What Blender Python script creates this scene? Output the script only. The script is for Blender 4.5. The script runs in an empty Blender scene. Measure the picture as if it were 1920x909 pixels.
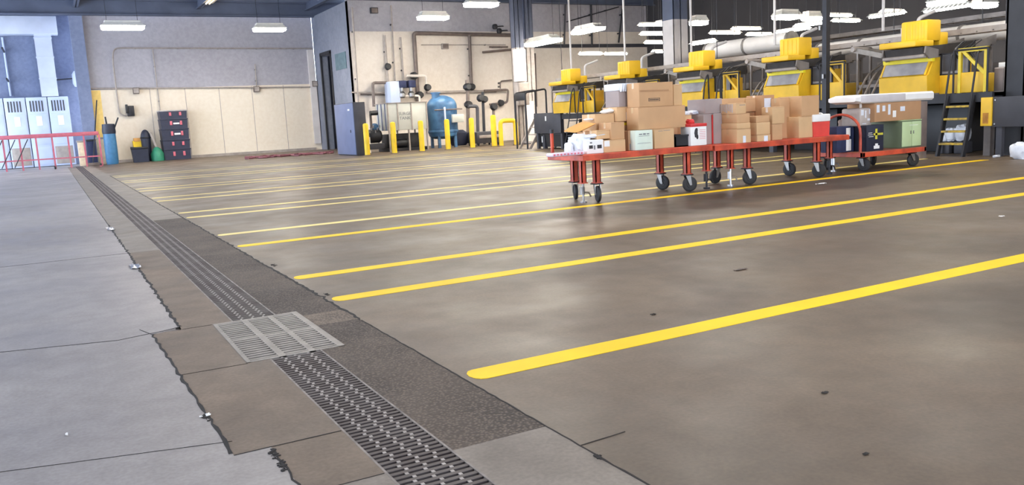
import bpy, bmesh, math, random
from mathutils import Vector
R0 = random.Random(7)
C = bpy.context.scene.collection
PI = math.pi

# ------------------------------------------------------------------ camera
F = 1567.04; YAW = -0.495962; PIT = -0.149517; ROL = -0.052491; H = 1.1
def _axes():
    cy, sy, cp, sp = math.cos(YAW), math.sin(YAW), math.cos(PIT), math.sin(PIT)
    f = Vector((-sy*cp, cy*cp, sp)); r = Vector((cy, sy, 0)); u = r.cross(f)
    cr, sr = math.cos(ROL), math.sin(ROL)
    return r*cr + u*sr, u*cr - r*sr, f
AR, AU, AF = _axes()
CAM = Vector((0, 0, H))
def ray(x, y): return AR*((x-960)/F) - AU*((y-454.5)/F) + AF
def zp(x, y, z=0.0):
    d = ray(x, y); return CAM + d*((z-H)/d.z)
def yp(x, y, Y):
    d = ray(x, y); return CAM + d*(Y/d.y)
def xp(x, y, X):
    d = ray(x, y); return CAM + d*(X/d.x)

# ------------------------------------------------------------------ materials
def lin(c):
    c /= 255.0
    return c/12.92 if c <= 0.04045 else ((c+0.055)/1.055)**2.4
def rgb(c): return (lin(c[0]), lin(c[1]), lin(c[2]), 1)
MATS = {}
def mat(name, col, rough=0.6, metal=0.0, var=0.10, scale=6.0, bump=0.0, coat=0.0, col2=None, trans=0.0, alpha=1.0):
    if name in MATS: return MATS[name]
    m = bpy.data.materials.new(name); m.use_nodes = True
    nt = m.node_tree; b = nt.nodes['Principled BSDF']
    b.inputs['Roughness'].default_value = rough; b.inputs['Metallic'].default_value = metal
    b.inputs['Coat Weight'].default_value = coat
    b.inputs['Transmission Weight'].default_value = trans
    b.inputs['Alpha'].default_value = alpha
    tc = nt.nodes.new('ShaderNodeTexCoord'); n = nt.nodes.new('ShaderNodeTexNoise')
    n.inputs['Scale'].default_value = scale; n.inputs['Detail'].default_value = 5
    nt.links.new(tc.outputs['Object'], n.inputs['Vector'])
    r = nt.nodes.new('ShaderNodeValToRGB'); c = rgb(col)
    c2 = rgb(col2) if col2 else tuple(max(0, x*(1-var*2)) for x in c[:3])+(1,)
    c3 = tuple(min(1, x*(1+var)) for x in c[:3])+(1,)
    r.color_ramp.elements[0].position = .3; r.color_ramp.elements[0].color = c2
    r.color_ramp.elements[1].position = .62; r.color_ramp.elements[1].color = c3
    nt.links.new(n.outputs['Fac'], r.inputs['Fac']); nt.links.new(r.outputs['Color'], b.inputs['Base Color'])
    if bump:
        bp = nt.nodes.new('ShaderNodeBump'); bp.inputs['Strength'].default_value = bump; bp.inputs['Distance'].default_value = .01
        n2 = nt.nodes.new('ShaderNodeTexNoise'); n2.inputs['Scale'].default_value = scale*8; n2.inputs['Detail'].default_value = 4
        nt.links.new(tc.outputs['Object'], n2.inputs['Vector']); nt.links.new(n2.outputs['Fac'], bp.inputs['Height'])
        nt.links.new(bp.outputs['Normal'], b.inputs['Normal'])
    MATS[name] = m; return m
def emit(name, col, s):
    m = bpy.data.materials.new(name); m.use_nodes = True; b = m.node_tree.nodes['Principled BSDF']
    b.inputs['Base Color'].default_value = (.8, .8, .8, 1)
    b.inputs['Emission Color'].default_value = rgb(col); b.inputs['Emission Strength'].default_value = s
    MATS[name] = m; return m

def concrete(name, col, dark, rough=.5, stains=(), speck=0.0, bump=.12, scale=.7):
    """trowelled concrete: broad mottling, fine grain, optional aggregate, damp stains with their own outline"""
    m = bpy.data.materials.new(name); m.use_nodes = True; nt = m.node_tree; L = nt.links.new
    b = nt.nodes['Principled BSDF']; geo = nt.nodes.new('ShaderNodeNewGeometry')
    def noise(sc, det=6, dist=0):
        n = nt.nodes.new('ShaderNodeTexNoise'); n.inputs['Scale'].default_value = sc; n.inputs['Detail'].default_value = det
        n.inputs['Distortion'].default_value = dist; L(geo.outputs['Position'], n.inputs['Vector']); return n
    def mix(fac, a, c, kind='MIX'):
        x = nt.nodes.new('ShaderNodeMix'); x.data_type = 'RGBA'; x.blend_type = kind
        if isinstance(fac, float): x.inputs[0].default_value = fac
        else: L(fac, x.inputs[0])
        for s, v in ((6, a), (7, c)):
            if isinstance(v, tuple): x.inputs[s].default_value = v
            else: L(v, x.inputs[s])
        return x.outputs[2]
    def ramp(src, p0, p1):
        r = nt.nodes.new('ShaderNodeMapRange'); r.inputs[1].default_value = p0; r.inputs[2].default_value = p1
        L(src, r.inputs[0]); return r.outputs[0]
    c = mix(ramp(noise(scale, 7, .6).outputs['Fac'], .35, .68), rgb(dark), rgb(col))
    g = noise(60, 3); c = mix(.22, c, mix(ramp(g.outputs['Fac'], .35, .65), (.25, .25, .25, 1), (.75, .75, .75, 1)), 'SOFT_LIGHT')
    g2 = noise(7, 6, .3); c = mix(.35, c, mix(ramp(g2.outputs['Fac'], .38, .62), (.36, .36, .36, 1), (.62, .62, .62, 1)), 'SOFT_LIGHT')
    rg = ramp(noise(1.6, 5).outputs['Fac'], .3, .7)
    ro = nt.nodes.new('ShaderNodeMapRange'); ro.inputs[3].default_value = rough-.09; ro.inputs[4].default_value = rough+.1; L(rg, ro.inputs[0])
    rough_out = ro.outputs[0]
    if speck:
        v = nt.nodes.new('ShaderNodeTexVoronoi'); v.inputs['Scale'].default_value = 75; L(geo.outputs['Position'], v.inputs['Vector'])
        c = mix(ramp(v.outputs['Distance'], .1, .55), (*[min(1, x*1.6) for x in rgb(col)[:3]], 1), c)
        hgt = v.outputs['Distance']
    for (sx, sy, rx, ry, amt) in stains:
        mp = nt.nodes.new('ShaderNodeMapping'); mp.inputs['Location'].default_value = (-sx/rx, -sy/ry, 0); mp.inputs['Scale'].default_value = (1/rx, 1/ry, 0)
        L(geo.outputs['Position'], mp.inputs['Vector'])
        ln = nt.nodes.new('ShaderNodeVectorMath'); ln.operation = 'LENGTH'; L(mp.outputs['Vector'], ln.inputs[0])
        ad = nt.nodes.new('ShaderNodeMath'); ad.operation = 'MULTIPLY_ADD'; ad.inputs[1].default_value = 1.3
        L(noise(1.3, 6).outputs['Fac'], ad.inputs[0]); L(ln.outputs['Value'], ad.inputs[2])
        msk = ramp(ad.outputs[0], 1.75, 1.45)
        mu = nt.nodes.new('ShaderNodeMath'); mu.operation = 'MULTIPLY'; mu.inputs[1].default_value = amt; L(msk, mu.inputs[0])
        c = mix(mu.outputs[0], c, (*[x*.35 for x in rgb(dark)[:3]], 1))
    L(c, b.inputs['Base Color']); L(rough_out, b.inputs['Roughness'])
    bp = nt.nodes.new('ShaderNodeBump'); bp.inputs['Strength'].default_value = bump if not speck else .7; bp.inputs['Distance'].default_value = .004
    if speck: L(hgt, bp.inputs['Height'])
    else: L(noise(45, 4).outputs['Fac'], bp.inputs['Height'])
    L(bp.outputs['Normal'], b.inputs['Normal'])
    MATS[name] = m; return m

# ------------------------------------------------------------------ mesh builder
class M:
    def __init__(s): s.v = []; s.f = []; s.m = []; s.mi = 0
    def mat(s, i): s.mi = i; return s
    def add(s, vs, fs):
        o = len(s.v); s.v += [tuple(v) for v in vs]
        for f in fs: s.f.append([o+i for i in f]); s.m.append(s.mi)
        return s
    def box(s, x0, x1, y0, y1, z0, z1, bev=0.0):
        if x1 < x0: x0, x1 = x1, x0
        if y1 < y0: y0, y1 = y1, y0
        if z1 < z0: z0, z1 = z1, z0
        bev = min(bev, (x1-x0)*.45, (y1-y0)*.45, (z1-z0)*.45)
        if bev <= 0:
            v = [(x, y, z) for x in (x0, x1) for y in (y0, y1) for z in (z0, z1)]
            return s.add(v, [(0,1,3,2),(4,6,7,5),(0,4,5,1),(2,3,7,6),(0,2,6,4),(1,5,7,3)])
        bm = bmesh.new(); bmesh.ops.create_cube(bm, size=1)
        for v in bm.verts: v.co = ((x0+x1)/2+v.co.x*(x1-x0), (y0+y1)/2+v.co.y*(y1-y0), (z0+z1)/2+v.co.z*(z1-z0))
        bmesh.ops.bevel(bm, geom=bm.edges[:], offset=bev, segments=2, affect='EDGES', profile=.5)
        return s.bm(bm)
    def bm(s, bm):
        bm.verts.index_update(); vs = [v.co.copy() for v in bm.verts]; fs = [[v.index for v in f.verts] for f in bm.faces]; bm.free()
        return s.add(vs, fs)
    def ring(s, c, a, b, r, n): return [c + a*(r*math.cos(2*PI*i/n)) + b*(r*math.sin(2*PI*i/n)) for i in range(n)]
    def cyl(s, p0, p1, r, n=12, r2=None):
        p0, p1 = Vector(p0), Vector(p1); d = (p1-p0).normalized()
        a = d.orthogonal().normalized(); b = d.cross(a); r2 = r if r2 is None else r2
        v = s.ring(p0, a, b, r, n) + s.ring(p1, a, b, r2, n)
        return s.add(v, [(i, (i+1) % n, n+(i+1) % n, n+i) for i in range(n)] + [list(range(n))[::-1], list(range(n, 2*n))])
    def tube(s, pts, r, n=8, closed=False, bend=0.0):
        P = [Vector(p) for p in pts]
        if bend > 0:
            Q = [P[0]]
            for i in range(1, len(P)-1):
                a, b, c = P[i-1], P[i], P[i+1]; k = min(bend, (a-b).length*.49, (c-b).length*.49)
                s0 = b+(a-b).normalized()*k; s1 = b+(c-b).normalized()*k
                for t in (0, .25, .5, .75, 1): Q.append((s0*(1-t)+b*t)*(1-t)+(b*(1-t)+s1*t)*t)
            P = Q+[P[-1]]
        rings = []; prev = None
        for i, p in enumerate(P):
            d = ((P[(i+1) % len(P)] if closed or i < len(P)-1 else p) - (P[i-1] if closed or i > 0 else p)).normalized()
            a = d.orthogonal().normalized() if prev is None else (prev - d*prev.dot(d)).normalized()
            prev = a; rings.append(s.ring(p, a, d.cross(a), r, n))
        v = [q for g in rings for q in g]; k = len(rings); fs = []
        for j in range(k if closed else k-1):
            for i in range(n):
                fs.append((j*n+i, j*n+(i+1) % n, ((j+1) % k)*n+(i+1) % n, ((j+1) % k)*n+i))
        if not closed: fs += [list(range(n))[::-1], list(range((k-1)*n, k*n))]
        return s.add(v, fs)
    def lathe(s, c, prof, n=24, ax='z'):
        c = Vector(c); v = []; k = len(prof)
        for r, z in prof:
            for i in range(n):
                a = 2*PI*i/n; x, y = r*math.cos(a), r*math.sin(a)
                v.append(c + (Vector((x, y, z)) if ax == 'z' else Vector((z, x, y)) if ax == 'x' else Vector((x, z, y))))
        fs = [(j*n+i, j*n+(i+1) % n, (j+1)*n+(i+1) % n, (j+1)*n+i) for j in range(k-1) for i in range(n)]
        if prof[0][0] > 1e-6: fs.append(list(range(n))[::-1])
        if prof[-1][0] > 1e-6: fs.append(list(range((k-1)*n, k*n)))
        return s.add(v, fs)
    def prism(s, poly, ax, a, b):
        """polygon in the two other axes, extruded along axis ax from a to b"""
        def put(p, t): return {'x': (t, p[0], p[1]), 'y': (p[0], t, p[1]), 'z': (p[0], p[1], t)}[ax]
        n = len(poly); v = [put(p, a) for p in poly]+[put(p, b) for p in poly]
        return s.add(v, [(i, (i+1) % n, n+(i+1) % n, n+i) for i in range(n)]+[list(range(n))[::-1], list(range(n, 2*n))])
    def blob(s, c, rx, ry, rz, seed=0, amt=.18, flat=True, sub=3, fold=3.0):
        from mathutils import noise
        bm = bmesh.new(); bmesh.ops.create_icosphere(bm, subdivisions=sub, radius=1)
        for v in bm.verts:
            p = v.co.copy(); q = Vector((abs(p.x)**.6*math.copysign(1, p.x), abs(p.y)**.6*math.copysign(1, p.y), abs(p.z)**.7*math.copysign(1, p.z)))
            k = 1+amt*noise.noise(p*fold+Vector((seed*7.1, seed*3.3, seed)))+amt*.6*noise.noise(p*fold*2.7+Vector((seed, 5, 1)))
            z = q.z*k
            if flat: z = max(z, -.93)
            v.co = (c[0]+q.x*k*rx*.92, c[1]+q.y*k*ry*.92, c[2]+z*rz)
        return s.bm(bm)
    def build(s, name, mats, parent=None, base=None, smooth=True):
        me = bpy.data.meshes.new(name)
        org = Vector(parent['_o']) if parent is not None else None
        if org is None:
            if base is None:
                xs, ys, zs = zip(*s.v); base = ((min(xs)+max(xs))/2, (min(ys)+max(ys))/2, min(zs))
            org = Vector(base)
        me.from_pydata([Vector(v)-org for v in s.v], [], s.f)
        for m in (mats if isinstance(mats, (list, tuple)) else [mats]): me.materials.append(m)
        for p, i in zip(me.polygons, s.m): p.material_index = i
        bm = bmesh.new(); bm.from_mesh(me); bmesh.ops.recalc_face_normals(bm, faces=bm.faces[:])
        if smooth:
            for f in bm.faces: f.smooth = True
            for e in bm.edges:
                if len(e.link_faces) == 2 and e.calc_face_angle(0) > .6: e.smooth = False
        bm.to_mesh(me); bm.free()
        o = bpy.data.objects.new(name, me); C.objects.link(o); o['_o'] = tuple(org)
        if parent is not None: o.parent = parent
        else: o.location = org
        return o

def thing(name, label, cat, loc, group=None):
    o = bpy.data.objects.new(name, None); C.objects.link(o); o.location = loc; o.empty_display_size = .2
    o['_o'] = tuple(loc); o['label'] = label; o['category'] = cat
    if group: o['group'] = group
    return o
def tag(o, label, cat, group=None, kind=None):
    o['label'] = label; o['category'] = cat
    if group: o['group'] = group
    if kind: o['kind'] = kind
    return o
def struct(o): o['kind'] = 'structure'; return o
def dup(root, loc, label=None, group=None):
    kids = {}
    for c in bpy.data.objects:
        if c.parent: kids.setdefault(c.parent.name, []).append(c)
    def cp(o, parent):
        n = o.copy(); C.objects.link(n)
        if parent is not None: n.parent = parent
        for ch in kids.get(o.name, []): cp(ch, n)
        return n
    r = cp(root, None); r.location = loc
    if label: r['label'] = label
    if group: r['group'] = group
    return r
def lettering(name, text, size, loc, rot, m, parent, extr=.001):
    """raised lettering, centred on loc"""
    cu = bpy.data.curves.new(name, 'FONT'); cu.body = text; cu.size = size; cu.align_x = 'CENTER'; cu.align_y = 'CENTER'; cu.extrude = extr; cu.resolution_u = 2
    t = bpy.data.objects.new(name+'_tmp', cu); C.objects.link(t)
    bpy.context.view_layer.update()
    me = bpy.data.meshes.new_from_object(t.evaluated_get(bpy.context.evaluated_depsgraph_get()))
    bpy.data.objects.remove(t); me.materials.clear(); me.materials.append(m)
    o = bpy.data.objects.new(name, me); C.objects.link(o); o.parent = parent
    o.location = Vector(loc)-Vector(parent['_o']); o.rotation_euler = rot; return o

# colours
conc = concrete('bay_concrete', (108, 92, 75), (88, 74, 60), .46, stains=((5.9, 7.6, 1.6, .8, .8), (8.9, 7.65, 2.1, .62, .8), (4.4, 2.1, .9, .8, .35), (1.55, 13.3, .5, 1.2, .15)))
apron = concrete('apron_concrete', (154, 147, 142), (136, 129, 125), .46, scale=.5)
kerbm = concrete('kerb_concrete', (124, 107, 90), (100, 86, 72), .62, scale=1.6, bump=.3)
kerbl = concrete('pale_kerb_concrete', (138, 128, 117), (116, 106, 96), .6, scale=1.6, bump=.3)
aggr = concrete('exposed_aggregate', (92, 80, 69), (68, 59, 51), .85, speck=1, scale=1.4)
aggl = concrete('worn_aggregate', (114, 100, 86), (90, 78, 67), .85, speck=1, scale=2.5)
dirt = mat('joint_dirt', (44, 40, 37), .95, scale=30)
yel_p = mat('yellow_line_paint', (242, 196, 4), .55, var=.04, scale=3)
yel_p.node_tree.nodes['Principled BSDF'].inputs['Specular IOR Level'].default_value = .3
pal_p = mat('worn_yellow_line_paint', (222, 200, 120), .5, var=.08, scale=2.5)
iron = mat('grate_iron', (78, 71, 69), .55, .3, var=.25, scale=4, col2=(58, 46, 44))
ironl = mat('rib_highlight_iron', (150, 144, 140), .45, .3, var=.1, scale=20)  # lighter tone paints the highlights on the grate ribs
galv = mat('galvanised_steel', (140, 133, 125), .5, .3, var=.12, scale=8)
pit = mat('trench_pit', (26, 24, 23), .9)
orange = mat('orange_cart_paint', (196, 78, 50), .45, var=.15, scale=5, col2=(150, 58, 42))
rubber = mat('black_caster_rubber', (34, 33, 34), .6, var=.1)
steel = mat('bare_steel', (150, 148, 146), .35, .9, var=.1)
dksteel = mat('dark_steel', (52, 52, 56), .5, .5, var=.12)
silver = mat('silver_metal', (205, 207, 212), .3, .9, var=.06)
tan = mat('tan_cardboard', (196, 154, 112), .8, var=.05, scale=3)
tan2 = mat('light_cardboard', (206, 168, 124), .8, var=.05, scale=3)
tan3 = mat('brown_cardboard', (178, 136, 98), .8, var=.06, scale=3)
gryb = mat('grey_cardboard', (160, 146, 142), .8, var=.05, scale=3)
tape = mat('packing_tape', (205, 172, 130), .25, var=.03, coat=.3)
white = mat('white_paper', (236, 234, 230), .6, var=.02)
poly = mat('white_polybag', (222, 226, 234), .3, var=.05, scale=9, bump=.2)
print_d = mat('dark_print', (54, 52, 54), .7, var=.05)
print_g = mat('grey_print', (120, 122, 124), .7, var=.05)
redp = mat('red_print', (205, 52, 50), .5, var=.05)
pinkp = mat('pink_print', (214, 110, 122), .6, var=.06)
blackp = mat('black_plastic', (30, 31, 35), .45, var=.08)
kraft = mat('orange_kraft_paper', (214, 158, 88), .7, var=.06)
mach_y = mat('machine_yellow', (226, 180, 40), .5, var=.08, scale=2.5)
mach_y2 = mat('bright_yellow_edge', (240, 222, 40), .45, var=.05)
bin_y = mat('yellow_motor_cover', (244, 192, 36), .45, var=.05, scale=2)
blk = mat('black_painted_steel', (44, 44, 48), .55, .2, var=.12, scale=3)
blk2 = mat('charcoal_panel', (66, 66, 72), .6, .1, var=.1, scale=2)
winm = mat('grey_guard_panel', (158, 154, 154), .4, var=.1, scale=5)
duct_m = mat('cream_duct', (232, 224, 214), .5, var=.06, scale=2)
convm = mat('conveyor_grey', (136, 128, 122), .5, .3, var=.15, scale=4)
beltm = mat('conveyor_belt', (62, 58, 56), .7, var=.12)
wallw = concrete('boiler_wall_paint', (226, 216, 204), (214, 203, 190), .75, scale=.35, bump=.15)
creamw = concrete('cream_wall_paint', (232, 222, 204), (222, 208, 188), .75, scale=.3, bump=.15)
greyw = concrete('grey_wall_paint_and_shade', (172, 170, 177), (162, 159, 165), .75, scale=.4, bump=.15)
navyw = concrete('slate_wall_paint', (128, 138, 166), (112, 122, 148), .8, scale=.5)
sidew = concrete('side_wall_paint', (136, 140, 154), (120, 124, 136), .8, scale=.5)
ceilm = mat('ceiling_slate', (120, 130, 152), .8, var=.1, scale=.6)
beamm = mat('beam_slate', (84, 92, 112), .7, var=.1, scale=1)
colw = mat('column_white', (206, 200, 196), .7, var=.05, scale=2)
pipem = mat('brown_pipe', (110, 98, 92), .55, .2, var=.12, scale=5)
pipeg = mat('grey_pipe', (162, 152, 144), .55, .1, var=.1, scale=5)
insul = mat('pipe_insulation', (224, 214, 202), .8, var=.05, scale=6)
boll = mat('bollard_yellow', (246, 206, 40), .5, var=.06, scale=3)
tankw = mat('tank_white', (196, 197, 188), .5, var=.05, scale=2)
tankb = mat('tank_blue', (70, 112, 150), .4, var=.12, scale=3, col2=(44, 76, 110))
bluec = mat('blue_grey_cabinet', (112, 122, 154), .5, var=.05, scale=2)
bluel = mat('light_blue_plastic', (96, 158, 214), .4, var=.08, scale=6)
bluep = mat('blue_bin_plastic', (62, 118, 160), .45, var=.08)
navy = mat('navy_tote_plastic', (32, 37, 56), .5, var=.1)
navy2 = mat('navy_bag_fabric', (38, 46, 80), .7, var=.12, scale=7)
tote = mat('black_tote_plastic', (42, 46, 66), .5, var=.08)
greenc = mat('pale_green_paint', (186, 206, 156), .5, var=.03, scale=2)
greend = mat('dark_green_paint', (104, 116, 88), .55, var=.05, scale=2)
redrail = mat('red_rail_paint', (178, 92, 106), .5, var=.08)
clear = mat('clear_wrap', (186, 174, 166), .25, var=.05, scale=12, bump=.5)
lockm = mat('pale_blue_steel', (190, 202, 226), .45, var=.04, scale=2)
ductw = mat('white_air_duct', (198, 206, 222), .5, var=.04, scale=2)
green = mat('green_plastic', (44, 130, 100), .5)
maroon = mat('maroon_hose', (120, 70, 78), .6)
tube_e = emit('fluorescent_diffuser', (255, 246, 232), 86)
strip_e = emit('fluorescent_tube', (255, 248, 236), 38)
refl = mat('white_reflector', (226, 222, 212), .35, var=.03)

# ------------------------------------------------------------------ floor
DL, DR, SM = .813, 1.069, 1.437           # drain left / right edge, bay slab edge
GX0, GX1, GY0, GY1 = .706, 1.19, 4.03, 4.99
FAR = 42.0
def slab(name, poly, m, z=0.0): return struct(M().prism(poly, 'z', z-.22, z).build(name, m, smooth=False))
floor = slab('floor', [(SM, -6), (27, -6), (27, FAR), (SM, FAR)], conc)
slab('floor_apron', [(-6, -6), (.556, -6), (.556, 2.88), (.43, 2.88), (.38, 4.97), (.535, 5.07), (.54, FAR), (-6, FAR)], apron)
for i, (a, b, m) in enumerate(((-6, 2.43, kerbl), (2.43, 2.88, kerbm), (2.88, 4.03, kerbm), (4.03, 4.99, kerbm), (4.99, 8.7, kerbm), (8.7, 38.5, kerbl))):
    x0 = .556 if b < 2.9 else (.43-.05*(a-2.88)/2.09) if a < 4.9 else .538
    x1 = .556 if b < 2.9 else (.43-.05*(b-2.88)/2.09) if b < 5 else .54
    r = GX0 if i == 3 else DL
    slab('floor_kerb', [(x0, a), (r, a), (r, b), (x1, b)], m)
for a, b, m in ((-6, 2.47, kerbl), (2.47, 4.03, aggr), (4.03, 4.55, aggr), (4.55, 4.85, aggl), (4.85, 4.99, aggr), (4.99, 11.78, aggr), (11.78, 38.5, kerbl)):
    l = GX1 if 4 < a < 4.98 else DR
    slab('floor_edge', [(l, a), (SM, a), (SM, b), (l, b)], m)
slab('floor_cross', [(.54, 38.5), (SM, 38.5), (SM, FAR), (.54, FAR)], apron)
struct(M().box(.70, 1.2, -6, 38.5, -.26, -.19).build('floor_trench', pit))
# painted bay lines are part of the floor
LY = [3.17, 5.17, 6.13, 8.27, 9.35, 11.70, 12.5, 15.15, 16.0, 18.33, 19.18, 22.23, 23.13, 25.6, 26.5]
floor['_o'] = tuple(floor.location)
for i, y in enumerate(LY):
    w = .075; x0, x1 = 1.47, (24.0 if i < 3 else 13.3); pts = []
    for k in range(7):
        a = PI/2+PI*k/6; pts.append((x0+.05+.05*math.cos(a), y+w*math.sin(a)))
    n = 40
    pts += [(x0+.05+(x1-x0-.05)*k/n, y-w+R0.uniform(-.004, .004)) for k in range(1, n+1)]
    pts += [(x0+.05+(x1-x0-.05)*k/n, y+w+R0.uniform(-.004, .004)) for k in range(n, 0, -1)]
    o = M().prism(pts, 'z', -.003, .002).build('painted_line', yel_p if i < 4 else pal_p, floor, smooth=False)
    o['label'] = 'yellow painted bay line' if i < 4 else 'faded yellow painted bay line'
# joints: ragged dirt-filled gaps
def joint(pts, w, jag=.4, bits=0, seed=0):
    r = random.Random(seed); left = []; right = []
    for (ax, ay), (bx, by) in zip(pts, pts[1:]):
        L = math.hypot(bx-ax, by-ay); n = max(2, int(L/.05)); nx, ny = -(by-ay)/L, (bx-ax)/L
        for k in range(n+1):
            t = k/n; off = r.gauss(0, w*jag*.2); ww = w*(.3+r.random()*jag*.6)
            x, y = ax+(bx-ax)*t+nx*off, ay+(by-ay)*t+ny*off
            left.append((x+nx*ww/2, y+ny*ww/2)); right.append((x-nx*ww/2, y-ny*ww/2))
    m = M(); v = [(x, y, .0016) for x, y in left]+[(x, y, .0016) for x, y in right]+[(x, y, -.01) for x, y in left]+[(x, y, -.01) for x, y in right]
    n = len(left); fs = []
    for i in range(n-1): fs += [(i, i+1, n+i+1, n+i), (i, 2*n+i, 2*n+i+1, i+1), (n+i, n+i+1, 3*n+i+1, 3*n+i)]
    m.add(v, fs); return struct(m.build('floor_joint', dirt, smooth=False))
joint([(SM, 1.6), (SM, 4.5)], .014, .5, seed=1); joint([(SM, 4.5), (SM, 12)], .03, .9, seed=2); joint([(SM, 12), (SM, 27)], .03, .7, seed=3)
joint([(.54, 11.8), (.535, 5.08)], .026, 1.0, seed=4); joint([(.54, 30), (.54, 11.8)], .02, .4, seed=5)
joint([(.38, 4.97), (.43, 2.9)], .018, 1.0, seed=6); joint([(.556, 2.86), (.556, 1.4)], .018, 1.1, seed=7)
joint([(.535, 5.07), (.42, 5.02), (.2, 4.97), (-.36, 5.13), (-.75, 5.16)], .012, .6, seed=8)
joint([(.38, 4.97), (.33, 5.16)], .008, .5, seed=9)
joint([(.43, 2.88), (.81, 2.88)], .010, .4, seed=10); joint([(.41, 4.03), (.706, 4.02)], .006, .4, seed=11)
joint([(-1.6, 8.74), (.53, 8.7)], .014, .4, seed=12); joint([(.54, 2.43), (.81, 2.43)], .006, .4, seed=13)
joint([(1.44, 2.25), (1.63, 2.262)], .008, .6, seed=14); joint([(.45, 3.02), (-.4, 3.25)], .004, .5, seed=15)
joint([(.54, 4.99), (.70, 4.99)], .006, .4, seed=16)
# dirt clumps lodged in the joints
def clump(x, y, s, label, seed):
    r = random.Random(seed); m = M()
    for k in range(22):
        a = r.uniform(0, 2*PI); d = r.uniform(0, s); q = r.uniform(.002, .006)
        m.blob((x+d*.45*math.cos(a), y+d*1.5*math.sin(a), q*.35), q*r.uniform(.7, 2.2), q*r.uniform(.7, 1.8), q*.45, seed=k, sub=1)
    tag(m.build('dirt_clump', dirt), label, 'debris')
for i, (px, py, s, lb) in enumerate(((515, 852, .035, 'dark dirt clump in the joint at the near slab corner'), (528, 872, .04, 'large dark dirt clump in the joint nearest the camera'),
        (387, 783, .03, 'dark dirt clump in the kerb joint beside white scraps'), (513, 497, .05, 'dark dirt clump on the bay slab edge before the third line'),
        (612, 552, .035, 'dark dirt clump at the rounded end of the second yellow line'), (1125, 858, .02, 'small dark dirt clump in the bay joint at the bottom'))):
    p = zp(px, py); clump(p.x, p.y, s, lb, i+20)
def scrap(px, py, w, h, m, label, seed, name='litter_scrap', cat='litter'):
    r = random.Random(seed); p = zp(px, py); v = []; n = 6
    for j in range(n):
        for i in range(n):
            v.append((p.x+(i/(n-1)-.5)*w+r.uniform(-.1, .1)*w, p.y+(j/(n-1)-.5)*h+r.uniform(-.1, .1)*h, .002+r.random()*.22*min(w, h)))
    v += [(x, y, z+.0012) for x, y, z in v]
    q = n*n; fs = [(j*n+i, j*n+i+1, (j+1)*n+i+1, (j+1)*n+i) for j in range(n-1) for i in range(n-1)]
    fs = fs+[tuple(q+a for a in f) for f in fs]
    tag(M().add(v, fs).build(name, m, smooth=False), label, cat)
scrap(207, 430, .075, .34, silver, 'crumpled silver foil scrap on the far kerb joint', 1, 'foil_scrap')
scrap(253, 501, .075, .26, silver, 'crumpled silver foil scrap nearer the grates on kerb joint', 2, 'foil_scrap')
scrap(390, 779, .018, .03, white, 'torn white paper scrap in the kerb joint', 3)
scrap(377, 782, .012, .012, white, 'tiny white scrap just left of the torn paper scrap', 4)
scrap(125, 815, .008, .03, white, 'sliver of white litter on the grey apron', 5)
scrap(1388, 506, .11, .03, pipem, 'brown twig-like scrap between the second and first yellow lines', 6)
scrap(1547, 737, .03, .016, dirt, 'small dark crumb on open floor right of the nearest line', 7)
scrap(1878, 406, .06, .03, white, 'white crumb on floor at the right edge', 8)
scrap(1623, 852, .022, .012, dirt, 'dark crumb near the bottom right of the floor', 9)
scrap(1225, 590, .03, .02, dirt, 'dark fleck on floor left of the nearest line', 10)
scrap(1540, 345, .16, .05, white, 'pale paper flake on the floor below the right caster', 11)

# ------------------------------------------------------------------ drain grates
def run_grate(y0, y1, label):
    t = thing('trench_grate', label, 'drain grate', ((DL+DR)/2, (y0+y1)/2, 0))
    p = .034; n = int((y1-y0)/p); b = M(); w = DR-DL
    for i in range(n):
        y = y0+i*p; b.mat(0).box(DL+.008, DR-.008, y, y+.019, -.03, -.001)
        for q in (1, 2, 3):
            x = DL+w*q/4+(.006 if i % 2 else -.006)
            b.mat(1).box(x-.006, x+.006, y+.019, y+p, -.026, -.001)
    b.build('slotted_bars', [iron, ironl], t, smooth=False)
    for x0, x1 in ((DL, DL+.008), (DR-.008, DR)): M().box(x0, x1, y0, y1, -.04, .0005).build('edge_rail', mat('worn_rail_steel', (128, 120, 114), .55, .3, var=.25, scale=14), t, smooth=False)
run_grate(.8, GY0, 'dark iron slotted trench grate running toward the camera')
run_grate(GY1, 38.5, 'long dark trench grate running away to the far wall')
t = thing('sump_grate', 'wide pale grey sump grate between the two trench grates', 'drain grate', ((GX0+GX1)/2, (GY0+GY1)/2, 0))
fr = M()
for x0, x1 in ((GX0, GX0+.02), (GX1-.035, GX1), (GX0+.155, GX0+.19), (GX0+.305, GX0+.335)): fr.box(x0, x1, GY0, GY1, -.03, .003)
ym = (GY0+GY1)/2
for a, b in ((GY0, GY0+.025), (GY1-.03, GY1), (ym-.018, ym+.018)): fr.box(GX0, GX1, a, b, -.03, .002)
fr.build('grate_frame', galv, t, smooth=False)
sl = M()
for h0 in (GY0+.025, ym+.018):
    for k in range(10):
        y = h0+.012+k*.0435; sl.box(GX0+.02, GX1-.035, y, y+.021, -.028, .001)
sl.build('slats', galv, t, smooth=False)

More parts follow.
